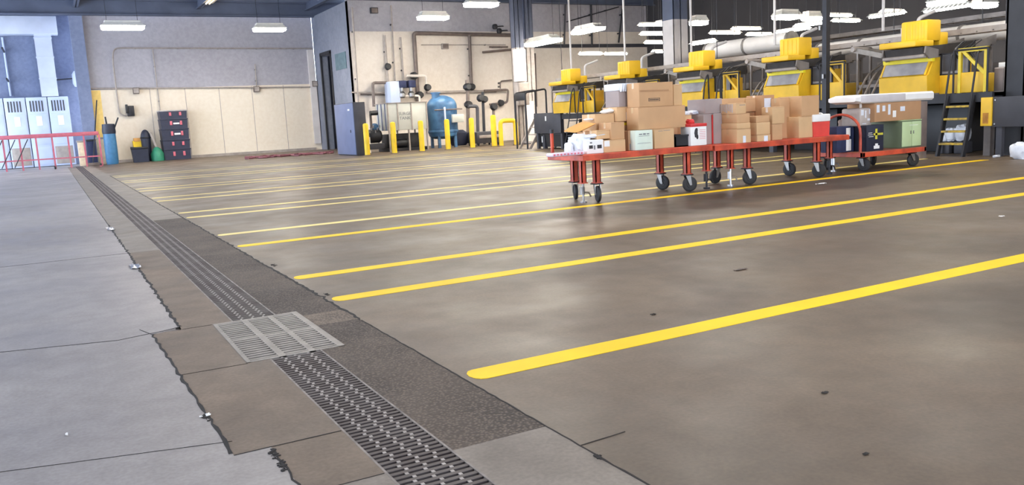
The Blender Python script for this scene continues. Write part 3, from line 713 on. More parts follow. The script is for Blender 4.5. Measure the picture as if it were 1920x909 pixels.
t = carton('brown box at the front under the lighter box', 1448, 1467, 232, 8.46, .2, D2, tan); z1 = t['_z']
t = carton('light brown box standing on the front box right of middle', 1448, 1471, 200, 8.46, .2, z1, tan2)
t = carton('tall plain brown box right of centre on right cart', 1462, 1485, 183, 8.68, .17, D2, tan)
t = carton('brown box beside the red cooler at the deck', 1498, 1524, 218, 8.46, .4, D2, tan2); z1 = t['_z']
t = carton('brown box on top beside the cooler, with taped lid', 1503, 1536, 179, 8.46, .44, z1, tan)
t = carton('tall dark-sided brown box behind the stack by the cooler', 1494, 1515, 181, 8.92, .26, D2, tan3)
t = thing('cooler', 'red cooler with a white lid on the right cart', 'cooler', (9.74, 8.6, D2))
x0 = yp(1525, 240, 8.44).x; x1 = yp(1557, 240, 8.44).x; zt = yp(1541, 214, 8.44).z; zl = yp(1541, 228, 8.44).z
b = M(); b.prism([(x0+.012, D2+.001), (x1-.012, D2+.001), (x1, zl), (x0, zl)], 'y', 8.45, 8.72); b.build('tub', mat('cooler_red', (222, 74, 66), .4, var=.04), t)
M().box(x0-.006, x1+.006, 8.44, 8.73, zl, zt, .015).build('lid', white, t)
M().tube([(x0-.012, 8.58, zl-.04), (x0-.02, 8.58, zt-.02), (x0+.02, 8.58, zt+.014), (x1-.02, 8.58, zt+.014), (x1+.02, 8.58, zt-.02), (x1+.012, 8.58, zl-.04)], .008, 8, bend=.03).build('handle', white, t)

# ------------------------------------------------------------------ low trolley with green cabinet
TX0, TX1, TY0, TY1, TZ = 10.55, 12.02, 8.42, 9.32, .30
t = thing('low_trolley', 'low orange platform trolley with an arched handle at right', 'cart', ((TX0+TX1)/2, (TY0+TY1)/2, 0))
M().box(TX0+.01, TX1-.01, TY0+.01, TY1-.01, TZ-.02, TZ, .004).build('deck', mat('worn_deck_wood', (140, 86, 62), .7, var=.12), t)
f = M()
for y in (TY0, TY1-.05): f.box(TX0, TX1, y, y+.05, TZ-.075, TZ-.004, .004)
for x in (TX0, TX1-.05): f.box(x, x+.05, TY0, TY1, TZ-.074, TZ-.005, .004)
f.build('deck_frame', orange, t, smooth=False)
ah = M().tube([(TX0+.03, TY0+.07, TZ-.02), (TX0+.03, TY0+.07, .74), (TX0+.03, (TY0+TY1)/2-.05, .90), (TX0+.03, TY1-.07, .74), (TX0+.03, TY1-.07, TZ-.02)], .02, 10, bend=.22); ah.build('handle', orange, t)
for x, y, a in ((TX0+.16, TY0+.14, -1.4), (TX1-.2, TY0+.12, -.3), (TX0+.14, TY1-.12, -.2), (TX1-.26, TY1-.12, .3)):
    caster(t, x, y, .215, a)
foot(t, TX0+.02, TY1-.35, .21, silver)
# green cabinet
t = thing('metal_cabinet', 'pale green two-door metal cabinet standing on the low trolley', 'cabinet', (11.78, 8.9, TZ))
gx0 = yp(1690, 262, 8.5).x; gx1 = yp(1726, 262, 8.5).x; gz = yp(1708, 225, 8.5).z
M().box(gx0, gx1, 8.5, 9.2, TZ+.001, gz, .006).build('body', greend, t)
gm = (gx0+gx1)/2
for a, b_ in ((gx0+.004, gm-.003), (gm+.003, gx1-.004)):
    d = M().box(a, b_, 8.486, 8.5, TZ+.02, gz-.02, .004).build('door', greenc, t); d['_o'] = t['_o']
    hx = b_-.03 if a < gm-.1 else a+.03
    M().box(hx-.006, hx+.006, 8.474, 8.486, TZ+(gz-TZ)*.5, TZ+(gz-TZ)*.62, .003).build('door_handle', steel, d)
lg = M()
for k in range(8): lg.box(gm-.06+k*.026, gm-.045+k*.026, 8.484, 8.487, gz-.085, gz-.07)
lg.build('vent_holes', mat('pale_print', (230, 236, 220), .5), t); M().box(gx0-.004, gx1+.004, 8.484, 9.2, gz-.006, gz+.006, .003).build('top_rim', greenc, t)
# dark printed cartons and navy bags
def printed(label, pl, pr, pt, Yf, dep, z0, m, rects, pm=white, name='printed_box'):
    t = carton(label, pl, pr, pt, Yf, dep, z0, m, tapes=False, name=name)
    if rects: marks(t, rects, pm)
    return t
t = printed('dark navy carton with white and yellow printing beside the green cabinet', 1625, 1657, 234, 8.5, .22, TZ, navy, [(.08, .35, .62, .64), (.12, .4, .55, .57), (.1, .32, .69, .71)])
marks(t, [(.4, .95, .60, .68), (.5, .62, .45, .85)], mat('yellow_print', (214, 206, 70), .5), 'emblem'); marks(t, [(.42, .75, .08, .20), (.5, .66, .2, .28)], white, 'emblem'); zN = t['_z']
def tote_pair(label, pl, pr, pt, Yf, z0, rects):
    t = printed(label, pl, pr, pt, Yf, .3, z0, navy2, rects, name='packaged_carton'); return t['_z']
z1 = tote_pair('navy carton with white panels, lower left behind the arched handle', 1569, 1597, 259, 8.72, TZ, [(.62, .95, .1, .9)])
tote_pair('navy carton with white panels, upper left behind the arched handle', 1569, 1597, 237, 8.72, z1, [(.62, .9, .15, .85)])
z2 = tote_pair('navy carton with white panels, lower right inside the arched handle', 1598, 1620, 259, 8.74, TZ, [(.3, .8, .08, .92)])
z2 = tote_pair('navy carton with white panels, upper right inside the arched handle', 1598, 1620, 237, 8.74, z2, [(.3, .8, .08, .92)])
# long carton, shrink wrap, white mattress on top
t = carton('long brown carton resting on the green cabinet and navy carton', 1640, 1727, 196, 8.52, .5, gz+.006, tan3, lab=[(.38, .45, .2, .55, white), (.54, .64, .5, .75, poly)], zt=yp(1684, 191, 8.52).z); zq = t['_z']
marks(t, [(.04, .10, .5, .9), (.16, .22, .55, .85), (.28, .33, .35, .9)], poly, 'packing_list')
t = carton('clear-wrapped pale carton at the left end of the long carton', 1612, 1636, 202, 8.6, .34, z2+.002, clear, tapes=False, name='wrapped_carton', bev=.03)
marks(t, [(.1, .3, .6, .9), (.42, .5, .45, .85), (.6, .8, .3, .42), (.72, .93, .65, .92), (.2, .5, .12, .16)], poly, 'crinkled_film')
bag('rumpled cloth bag between the arched handle and the cooler', 1578, 1603, 220, 8.95, .24, z1+.12, mat('grey_cloth', (176, 160, 152), .8, var=.1), 23, 'cloth_bag', 'bag', .3)
t = thing('mattress_box', 'long white wrapped mattress lying over the trolley load', 'parcel', (11.3, 8.7, zq))
a = yp(1594, 197, 8.6); b_ = yp(1740, 186, 8.6); c_ = yp(1740, 171, 8.6)
m = M(); L0 = a.x; L1 = b_.x; th = .135; n = 14
v = []; yy0, yy1 = 8.5, 9.0
for i in range(n+1):
    tt_ = i/n; x = L0+(L1-L0)*tt_; z = zq+.004+max(0, .02*(1-tt_)); e = min(1, math.sin(min(1, (tt_+.02)*9)*PI/2)); k = th*.5*(.35+.65*e)
    zc = zq+.004+th*.5
    v += [(x, yy0+.03, zc-k), (x, yy0, zc-k*.6), (x, yy0, zc+k*.6), (x, yy0+.03, zc+k), (x, yy1-.03, zc+k), (x, yy1, zc+k*.6), (x, yy1, zc-k*.6), (x, yy1-.03, zc-k)]
fs = [(i*8+j, i*8+(j+1) % 8, (i+1)*8+(j+1) % 8, (i+1)*8+j) for i in range(n) for j in range(8)]+[list(range(8)), list(range(n*8, n*8+8))]
m.add(v, fs).build('wrapping', white, t)
xs = L0+(L1-L0)*.62
M().box(L0+(L1-L0)*.06, xs, yy0-.003, yy0+.003, zq+.02, zq+th-.01, .001).build('cover_sheet', mat('dull_white_film', (206, 200, 200), .4, var=.04), t)
t = carton('grey-brown carton standing on end past the green cabinet', 1727, 1739, 190, 9.36, .2, 0, mat('dull_brown_card', (116, 102, 96), .8, var=.1), tapes=False)

# ------------------------------------------------------------------ sorting machines
MX = 14.0; PITCH = 2.97; Y0 = 9.83
def hollow(m, x, y0, y1, z0, z1, w=.03, d=.03):
    m.box(x, x+d, y0, y0+w, z0, z1); m.box(x, x+d, y1-w, y1, z0, z1); m.box(x, x+d, y0, y1, z1-w, z1); m.box(x, x+d, y0, y1, z0, z0+w); return m
def machine(k, label):
    y = Y0+PITCH*k
    t = thing('sorting_machine', label, 'machine', (MX+.6, y+.2, 1.1), 'yellow sorting machines')
    # hood with a sloped guard window
    M().prism([(MX+.02, 1.12), (MX, 1.44), (MX+.05, 1.46), (MX+.17, 1.68), (MX+.16, 1.76), (MX+1.3, 1.76), (MX+1.3, 1.12)], 'y', y, y+1.0).build('hood', mach_y, t, smooth=False)
    M().prism([(MX+.13, 1.69), (MX+.12, 1.77), (MX+.2, 1.77), (MX+.2, 1.69)], 'y', y-.01, y+1.01).build('hood_edge', mach_y2, t, smooth=False)
    M().prism([(MX+.03, 1.465), (MX+.02, 1.47), (MX+.13, 1.685), (MX+.15, 1.68)], 'y', y+.07, y+.95).build('guard_window', winm, t, smooth=False)
    rim = M(); 
    for a in (y+.03, y+.95): rim.prism([(MX+.02, 1.45), (MX+.0, 1.46), (MX+.13, 1.70), (MX+.16, 1.69)], 'y', a, a+.035)
    rim.build('window_frame', mach_y, t, smooth=False)
    # set-back side panel with guard window in a black frame
    M().box(MX+.36, MX+1.3, y-.56, y, 1.095, 1.43, .01).build('side_panel', mach_y, t)
    M().box(MX+.40, MX+.42, y-.54, y-.02, 1.43, 1.80).build('side_window', winm, t)
    hollow(M(), MX+.37, y-.56, y-.0, 1.43, 1.82, .025, .03).build('side_frame', blk, t, smooth=False)
    M().box(MX+.355, MX+.375, y-.30, y-.06, 1.50, 1.78, .005).build('control_plate', blk2, t)
    # gate frame: posts, top rail, diagonal brace, lower panel
    g = M(); ya, yb = y-.94, y-.42
    g.box(MX+.26, MX+.32, ya, ya+.05, 1.095, 1.86); g.box(MX+.26, MX+.32, yb-.05, yb, 1.095, 1.86); g.box(MX+.255, MX+.325, ya, yb, 1.80, 1.87)
    g.prism([(yb-.04, 1.82), (yb-.11, 1.82), (ya+.02, 1.43), (ya+.07, 1.40)], 'x', MX+.27, MX+.31)
    g.build('gate_frame', mach_y if k else mat('gate_yellow', (228, 200, 50), .5, var=.06), t, smooth=False)
    M().box(MX+.275, MX+.305, ya, yb, 1.10, 1.45, .006).build('gate_panel', mach_y, t)
    # chute head and motor cover
    M().prism([(MX-.02, 1.80), (MX-.06, 1.95), (MX+1.5, 2.06), (MX+1.5, 1.84)], 'y', y+.06, y+.84).build('chute_head', beltm, t, smooth=False)
    rl = M(); rl.cyl((MX-.03, y+.02, 1.79), (MX-.03, y+.88, 1.79), .035, 12); rl.cyl((MX+.25, y+.02, 1.81), (MX+.25, y+.88, 1.81), .03, 12); rl.build('roller', pipeg, t)
    for a in (y+.0, y+.88): M().prism([(MX+.05, 1.74), (MX-.08, 1.84), (MX-.05, 1.96), (MX+.3, 1.9), (MX+.3, 1.76)], 'y', a-.015, a+.015).build('chute_bracket', convm, t, smooth=False)
    cv = M(); cv.box(MX-.22, MX+.30, y+.08, y+.84, 1.965, 2.075, .02); cv.box(MX+.10, MX+.5, y+.08, y+.62, 2.06, 2.44, .03); cv.box(MX+.48, MX+.74, y+.1, y+.60, 1.98, 2.22, .02)
    for j in range(4): cv.box(MX+.09, MX+.105, y+.14+j*.12, y+.19+j*.12, 2.10, 2.40, .004)
    cv.build('motor_cover', bin_y, t)
    # cables
    r = random.Random(k)
    for j in range(5):
        a = y-.25-r.random()*.5; M().tube([(MX+.3+r.random()*.3, a, 2.0), (MX+.25, a+.05, 1.85), (MX+.33, a+r.uniform(-.1, .1), 1.7)], .009, 5, bend=.08).build('cable', blackp, t)
    return t
orders = ['nearest yellow sorting machine behind the trolley and cabinet', 'second yellow sorting machine, behind the brown box stacks', 'third yellow sorting machine, just right of the white column',
          'fourth yellow sorting machine, behind the left cart heap', 'farthest yellow sorting machine at the left end of the row']
for k in range(5): machine(k, orders[k])
# continuous platform
t = thing('steel_platform', 'long black steel platform carrying the yellow machines', 'platform', (15.6, 15.6, 0))
PY0, PY1 = 8.70, 24.1
M().box(MX+.2, 17.4, PY0, PY1, 1.02, 1.08).build('deck', blk, t)
e = M(); e.box(MX+.14, MX+.2, PY0, PY1, .93, 1.09); e.box(MX+.2, 17.4, PY0, PY0+.05, .93, 1.08); e.build('edge_beam', blk, t, smooth=False)
for k in range(7):
    for x in (MX+.25, 16.9):
        yy = 8.8+k*2.48; M().box(x-.06, x+.06, yy-.06, yy+.06, 0, 1.02).build('leg', blk2 if k else mat('grey_leg', (104, 98, 96), .6), t)
M().box(16.95, 17.0, PY0, PY1, .05, 1.02).build('rear_panel', blk, t)
for k in range(5):
    yy = Y0+PITCH*k
    M().box(MX+.95, MX+1.9, yy-.2, yy+1.0, .0, .9, .02).build('gearbox', blackp, t)
GL = ['guard rail posts beside the nearest machine at the ladder', 'guard rail posts beside the second machine', 'guard rail posts beside the third machine', 'guard rail posts beside the fourth machine', 'guard rail posts beside the farthest machine']
for k in range(5):
    yy = Y0+PITCH*k-.98
    t = thing('guard_rail', GL[k], 'guard rail', (MX+.23, yy+.31, 1.09), 'platform guard rails')
    for a in (yy, yy+.62):
        M().tube([(MX+.23, a, 1.09), (MX+.23, a, 1.84)], .018, 8).build('post', blk, t); M().box(MX+.205, MX+.252, a-.04, a+.04, 1.09, 1.10).build('base_plate', blk, t)
    M().tube([(MX+.23, yy, 1.84), (MX+.23, yy+.62, 1.84)], .018, 8).build('top_rail', blk, t)
# side skirts in front of the platform
def skirt(y0, y1, z0, z1, label, m=blk2, x=MX+.02):
    t = thing('steel_skirt', label, 'panel', (x, (y0+y1)/2, 0))
    M().box(x, x+.04, y0, y1, z0, z1, .005).build('panel', m, t)
    for y in (y0+.06, y1-.1): M().box(x+.05, x+.13, y-.05, y+.05, 0, z1-.02).build('leg', m, t)
    b = M()
    for yy in (y0+.05, y1-.05):
        for zz in (z0+.05, z1-.05): b.cyl((x-.006, yy, zz), (x+.002, yy, zz), .012, 8)
    b.build('bolts', steel, t); return t
SK = skirt(7.3, 8.62, .50, 1.0, 'charcoal steel panel with a worn yellow end plate at the right edge')
M_ = skirt(22.45, 24.1, .50, 1.15, 'charcoal panel with a white mark at the far left end', x=MX+.1)
M().box(MX+.09, MX+.101, 23.3, 23.37, .9, 1.05).build('sticker', white, M_)
t = thing('wheeled_bin', 'black wheeled bin under the far left panel', 'bin', (14.5, 23.2, 0))
M().prism([(14.25, .06), (14.2, .48), (14.9, .48), (14.85, .06)], 'y', 22.6, 24.0).build('body', blackp, t); M().box(14.18, 14.92, 22.57, 24.03, .44, .49, .01).build('rim', blackp, t)
M().box(14.19, 14.205, 23.7, 23.8, .2, .4).build('sticker', white, t)
for x in (14.35, 14.75):
    for y in (22.75, 23.85): M().cyl((x-.02, y, .05), (x+.02, y, .05), .05, 12).build('wheel', rubber, t)
t = SK
M().box(MX-.01, MX+.05, 8.61, 8.80, .52, 1.0, .004).build('end_plate', mach_y, t); M().box(MX-.012, MX-.009, 8.66, 8.76, .56, .74).build('rust_patch', mat('rust_patch', (176, 120, 50), .8, var=.2, scale=12), t)
# ladder up to the platform
t = thing('step_ladder', 'black ladder with yellow treads leaning on the platform', 'ladder', (13.95, 9.25, 0))
la, lb_ = 9.02, 9.50
def lx(z): return 13.86+.28*z
for y in (la, lb_):
    M().prism([(lx(0)-.03, 0.0), (lx(0)+.05, 0.0), (lx(1.05)+.05, 1.05), (lx(1.05)-.03, 1.05)], 'y', y-.02, y+.02).build('stringer', blk, t, smooth=False)
    M().tube([(lx(.45)-.03, y, .45), (lx(1.1)-.06, y, 1.25), (lx(1.25), y, 1.78), (lx(1.6), y, 1.80)], .018, 8, bend=.1).build('hand_rail', blk, t)
for k in range(4):
    z = .2+k*.215; M().box(lx(z)-.05, lx(z)+.1, la+.02, lb_-.02, z, z+.035, .004).build('tread', mat('tread_yellow', (196, 164, 60), .6, var=.15, scale=14, col2=(120, 104, 60)), t)
t = thing('step_ladder', 'black railed step ladder at the far left end of the platform', 'ladder', (14.5, 24.6, 0))
for y in (24.25, 24.95):
    M().tube([(13.9, y, 0.0), (13.9, y, 1.85), (14.7, y, 1.95), (14.7, y, 1.0)], .03, 8, bend=.1).build('hand_rail', blk, t)
    M().prism([(13.95, 0), (14.05, 0), (14.75, 1.05), (14.65, 1.05)], 'y', y-.02, y+.02).build('stringer', pipeg, t, smooth=False)
for k in range(4): z = .2+k*.24; M().box(13.98+z*.66, 14.16+z*.66, 24.27, 24.93, z, z+.03).build('tread', pipeg, t)
M().box(13.88, 13.92, 24.25, 24.95, 1.6, 1.85, .01).build('top_box', blackp, t)
for k, (y, lbk) in enumerate(((18.3, 'black curved ladder rails beside the fourth machine'), (21.25, 'black curved ladder rails beside the farthest machine'), (15.3, 'black curved ladder rails beside the third machine'))):
    t = thing('ladder_rails', lbk, 'ladder', (14.0, y, 0))
    for a in (y, y+.45): M().tube([(13.72, a, 0), (13.95, a, .95), (14.05, a, 1.7), (14.16, a, 1.9), (14.18, a, 1.1)], .018, 8, bend=.15).build('hand_rail', blk, t)
    for j in range(4): z = .2+j*.22; M().box(13.74+z*.24, 13.86+z*.24, a-.45, a, z, z+.03).build('tread', blk2, t)
# things under and on the platform
for px, py, X, s, lb in ((1767, 256, 14.5, .10, 'slim white bag standing under the ladder'), (1778, 258, 14.55, .2, 'pale grey bag sitting under the ladder'), (1800, 255, 14.6, .25, 'white sack under the platform right of the ladder')):
    p = xp(px, py, X)
    hw = {'slim': .04, 'pale': .055, 'whit': .09}[lb[:4]]; o = M().box(X-.05, X+.25, p.y-hw, p.y+hw, 0, .22, .02).build('low_crate', blk2); tag(o, {'slim': 'dark low crate under the ladder, carrying the slim white bag', 'pale': 'dark low crate under the ladder, carrying the pale grey bag', 'whit': 'dark low crate right of the ladder, carrying the white sack'}[lb[:4]], 'crate')
    tag(M().blob((X+.08, p.y, .22+s*.62), s*.45, s*.55, s*.65, int(px), .2).build('plastic_bag', poly), lb, 'bag')
p = zp(1905, 299)
tag(M().blob((p.x+.12, p.y-.02, .13), .15, .17, .14, 31, .2).build('plastic_bag', poly), 'white plastic bag slumped on the floor at the right edge', 'bag')
p = zp(1868, 295); tag(M().blob((p.x, p.y, .02), .07, .05, .022, 33, .2, sub=2).build('plastic_bag', poly), 'small flattened white bag on floor before the black leg', 'bag')
# cabinets on the platform by the right column
t = thing('control_cabinet', 'grey control cabinet on the platform right of the ladder', 'cabinet', (14.6, 8.8, 1.08))
M().box(14.45, 14.75, 8.69, 8.87, 1.081, 1.5, .01).build('body', pipeg, t); M().box(14.438, 14.45, 8.70, 8.86, 1.1, 1.48, .004).build('door', pipem, t); M().box(14.5, 14.7, 8.71, 8.83, 1.5, 1.58, .01).build('paper_stack', white, t)
# conveyors rising behind each machine, the duct, frames
for k in range(5):
    y = Y0+PITCH*k+.12
    t = thing('incline_conveyor', ['inclined conveyor rising behind the nearest machine', 'inclined conveyor rising behind the second machine', 'inclined conveyor rising behind the third machine', 'inclined conveyor rising behind the fourth machine', 'inclined conveyor rising behind the farthest machine'][k], 'conveyor', (17, y+.3, 1.08), 'inclined conveyors')
    for a in (y-.03, y+.62): M().prism([(15.55, 1.86), (15.55, 2.04), (16.2, 2.18), (16.2, 2.0)], 'y', a, a+.03).build('side_rail', convm, t, smooth=False)
    M().prism([(15.55, 1.95), (15.55, 1.98), (16.2, 2.12), (16.2, 2.09)], 'y', y, y+.62).build('belt', beltm, t, smooth=False)
    for x, z in ((15.68, 1.88), (16.1, 1.98)):
        for a in (y-.02, y+.6): M().box(x-.025, x+.025, a, a+.04, 1.085, z).build('leg', convm, t)
    for j in range(2): x = 15.8+j*.25; z = 1.86+(x-15.55)*.214; M().cyl((x, y-.03, z), (x, y+.65, z), .03, 8).build('roller', galv, t)
def duct(x, z, y0, y1, r, label, m=duct_m):
    t = thing('air_duct', label, 'duct', (x, (y0+y1)/2, z-r))
    M().cyl((x, y0, z), (x, y1, z), r, 20).build('pipe', m, t)
    n = int((y1-y0)/1.1)
    for j in range(n+1): yy = y0+j*(y1-y0)/n; M().cyl((x, yy-.03, z), (x, yy+.03, z), r+.02, 20).build('joint_band', galv, t)
    for j in range(1, 3):
        yy = y0+(y1-y0)*j/3; M().cyl((x, yy, z+r), (x, yy, CZ+.6), .01, 6).build('hanger_rod', dksteel, t)
    return t
duct(16.5, 2.26, 8.4, 14.4, .18, 'cream round duct behind the two nearest yellow machines')
duct(16.6, 2.62, 15.4, 18.4, .22, 'banded cream duct behind the third yellow machine')
t = thing('line_conveyor', 'dark conveyor line running along behind all the machines', 'conveyor', (15.85, 16, 1.08))
M().box(16.55, 17.0, 8.8, 24.0, 1.54, 1.60).build('belt', beltm, t)
M().box(16.51, 16.55, 8.8, 24.0, 1.5, 1.66).build('side_rail', convm, t); M().box(17.0, 17.04, 8.8, 24.0, 1.5, 1.66).build('side_rail', convm, t)
for j in range(8):
    for x in (16.53, 17.02): yy = 8.95+j*2.1; M().box(x-.03, x+.03, yy-.03, yy+.03, 1.085, 1.5).build('leg', convm, t)
for k in range(5):
    y = Y0+PITCH*k+1.55
    t = thing('pipe_gantry', ['white stepped pipe gantry left of the nearest motor cover', 'white stepped pipe gantry left of the second motor cover', 'white stepped pipe gantry left of the third motor cover', 'white stepped pipe gantry left of the fourth motor cover', 'white stepped pipe gantry left of the farthest motor cover'][k], 'gantry', (15.4, y, 1.08), 'white pipe gantries')
    M().tube([(15.4, y+.45, CZ+.6), (15.4, y+.45, 2.45), (15.4, y, 2.45), (15.4, y, 1.08)], .03, 8).build('upright', colw, t)
    M().tube([(15.4, y-.35, 1.08), (15.4, y-.35, 2.6), (15.9, y-.35, 2.75)], .035, 8, bend=.1).build('brace', colw, t)
def tray(x, z, y0, y1, w, label, m=pipeg):
    t = thing('cable_tray', label, 'cable tray', (x, (y0+y1)/2, z), 'cable trays')
    b = M(); b.box(x-w/2, x-w/2+.02, y0, y1, z, z+.1); b.box(x+w/2-.02, x+w/2, y0, y1, z, z+.1)
    n = int((y1-y0)/.3)
    for j in range(n+1): yy = y0+(y1-y0-.03)*j/n; b.box(x-w/2, x+w/2, yy, yy+.03, z+.01, z+.03)
    b.build('ladder_rungs', m, t, smooth=False)
    for j in range(5):
        r = random.Random(j); xx = x-w/2+.06+j*(w-.12)/4; M().tube([(xx+r.uniform(-.03, .03), y0+(y1-y0)*q/12, z+.05+r.uniform(0, .03)) for q in range(13)], .02, 6).build('cable', [blackp, convm, dksteel][j % 3], t)
    for yy in (y0+.4, (y0+y1)/2, y1-.4): M().cyl((x-w/2+.01, yy, z+.05), (x-w/2+.01, yy, CZ+.6), .01, 6).build('hanger_rod', dksteel, t)
tray(15.15, 2.16, 8.6, 24.0, .4, 'long cable tray running just behind the motor covers')
tray(18.7, 2.7, 9.0, 22.0, .5, 'higher cable tray farther behind the machines', convm)
for k in range(5):
    y = Y0+PITCH*k+.9
    t = thing('slanted_chute', ['slanted grey chute left of the nearest motor cover', 'slanted grey chute left of the second motor cover', 'slanted grey chute left of the third motor cover', 'slanted grey chute left of the fourth motor cover', 'slanted grey chute left of the farthest motor cover'][k], 'chute', (14.9, y+.7, 1.09), 'slanted chutes')
    b = M(); b.prism([(y+.1, 1.86), (y+1.15, 2.12), (y+1.15, 2.02), (y+.1, 1.76)], 'x', 14.55, 14.62); b.prism([(y+.1, 1.80), (y+1.15, 2.06), (y+1.15, 2.03), (y+.1, 1.77)], 'x', 14.6, 14.95); b.prism([(y+.1, 1.86), (y+1.15, 2.12), (y+1.15, 2.02), (y+.1, 1.76)], 'x', 14.93, 15.0)
    b.build('trough', galv, t, smooth=False)
    for yy, z in ((y+.2, 1.8), (y+1.05, 2.02)):
        for x in (14.58, 14.96): M().box(x-.02, x+.02, yy-.02, yy+.02, 1.085, z).build('leg', convm, t)
    M().cyl((14.5, y+1.12, 2.08), (15.05, y+1.12, 2.08), .05, 12).build('end_roller', pipeg, t)
# angled machine arms / odd bars between machines
for k in (0, 1, 3):
    y = Y0+PITCH*k+1.15
    t = thing('slide_rack', ['slanted steel slide rack between the nearest two machines', 'slanted steel slide rack between second and third machines', 'slanted steel slide rack between third and fourth machines', 'slanted steel slide rack between the farthest two machines'][k], 'rack', (15, y+.3, 1.08), 'slide racks')
    for j in range(4): M().tube([(14.3, y+.1+j*.16, 1.1+.02*j), (14.6, y+.1+j*.16, 1.55), (15.2, y+.07+j*.17, 1.86)], .022, 6, bend=.15).build('bar', convm, t)
    M().box(14.55, 14.6, y, y+.75, 1.3, 1.36).build('cross_bar', convm, t); M().box(15.1, 15.15, y, y+.75, 1.74, 1.80).build('cross_bar', convm, t)
    M().box(14.7, 15.0, y+.1, y+.6, 1.081, 1.32, .02).build('motor', blk2, t)

# ------------------------------------------------------------------ boiler corner
for i, px in enumerate((690, 741, 793, 842, 888)):
    p = yp(px-1, 285, 28.6)
    t = thing('bollard', ['yellow bollard beside the blue-grey cabinet', 'yellow bollard before the left part of the white tank', 'yellow bollard before the right end of the white tank', 'yellow bollard before the blue pressure tank', 'yellow bollard right of the blue tank, before thin pipes'][i], 'bollard', (p.x, 28.6, 0), 'yellow bollards')
    hgt = 1.12+.0*i
    M().lathe((p.x, 28.6, 0), [(.095, 0), (.095, hgt-.06), (.085, hgt-.02), (.05, hgt), (0, hgt+.008)], 20).build('post', boll, t)
    M().lathe((p.x, 28.6, 0), [(.15, 0), (.15, .012), (.097, .02)], 20).build('collar', pipem, t)
p = yp(926, 270, 28.5)
t = thing('bollard', 'yellow bollard touching the U-shaped yellow guard', 'bollard', (p.x, 28.45, 0), 'yellow bollards')
M().lathe((p.x, 28.45, 0), [(.105, 0), (.105, 1.12), (.09, 1.17), (.05, 1.19), (0, 1.195)], 20).build('post', boll, t)
M().lathe((p.x, 28.45, 0), [(.15, 0), (.15, .012), (.106, .02)], 20).build('collar', pipem, t)
xa = p.x+.22; xb = yp(968, 268, 28.3).x
t = thing('pipe_guard', 'yellow U-shaped pipe guard at the boiler corner', 'guard rail', ((xa+xb)/2, 28.3, 0))
M().tube([(xa, 28.3, 0), (xa, 28.3, .95), (xb, 28.3, .95), (xb, 28.3, 0)], .085, 12, bend=.16).build('hoop', boll, t)
for x in (xa, xb): M().lathe((x, 28.3, 0), [(.14, 0), (.14, .012), (.087, .02)], 16).build('foot_plate', pipem, t)
# blue-grey cabinet
t = thing('steel_cabinet', 'tall blue-grey steel cabinet at the boiler wall corner', 'cabinet', (9.7, 29.5, 0))
M().box(9.52, 9.95, 28.8, 31.0, 0, 1.88, .015).build('body', blk2, t)
d = M().box(9.50, 9.52, 28.82, 30.98, .04, 1.86, .006).build('door', bluec, t); d['_o'] = t['_o']
M().box(9.485, 9.5, 29.2, 29.26, .82, .92, .004).build('latch', blackp, d); M().box(9.492, 9.5, 29.2, 29.4, 1.60, 1.66).build('name_plate', white, d)
t = thing('water_bag', 'light blue plastic sack leaning beside the steel cabinet', 'bag', (9.6, 31.3, 0))
q = yp(645, 270, 31.25); M().blob((q.x, 31.3, .42), .2, .16, .45, 41, .18).build('sack', bluel, t); M().blob((q.x+.02, 31.15, .4), .07, .03, .16, 43, .3, False, 2).build('sack_label', white, t)
# white tank
t = thing('storage_tank', 'white box-shaped surge tank on thin legs', 'tank', (12.2, 31, 0))
tx0, tx1, tz0, tz1, ty = 11.37, 13.0, .80, 1.82, 30.4
M().box(tx0, tx1, ty, ty+1.3, tz0, tz1, .03).build('body', tankw, t)
rb = M()
for x in (tx0, tx0+.4, tx0+.96, tx1-.03): rb.box(x-.015, x+.03, ty-.03, ty, tz0-.02, tz1+.03)
rb.box(tx0-.02, tx1+.02, ty-.03, ty+1.32, tz1, tz1+.03); rb.build('angle_rib', pipeg, t, smooth=False)
for k in range(3): M().box(tx0-.03, tx0, ty+.2+k*.4, ty+.24+k*.4, tz0, tz1).build('side_rib', bluec, t)
for x in (tx0+.03, tx0+.83, tx1-.04):
    for y in (ty+.03, ty+1.27): M().cyl((x, y, 0), (x, y, tz0), .035, 10).build('leg', pipeg, t)
M().box(tx0-.02, tx1, ty+.1, ty+1.2, .0, .12).build('skid', dksteel, t)
M().box(tx0+.1, tx1-.1, ty+.35, ty+1.15, .12, .66, .03).build('lower_unit', dksteel, t); M().lathe((tx0+.3, ty+.3, .3), [(0, 0), (.14, 0), (.16, .05), (.16, .5), (.1, .56), (0, .56)], 16, 'x').build('lower_pump', blackp, t)
lettering('lettering', 'SURGE\nTANK', .17, (tx0+.70, ty-.004, 1.33), (PI/2, 0, 0), print_g, t, .003)
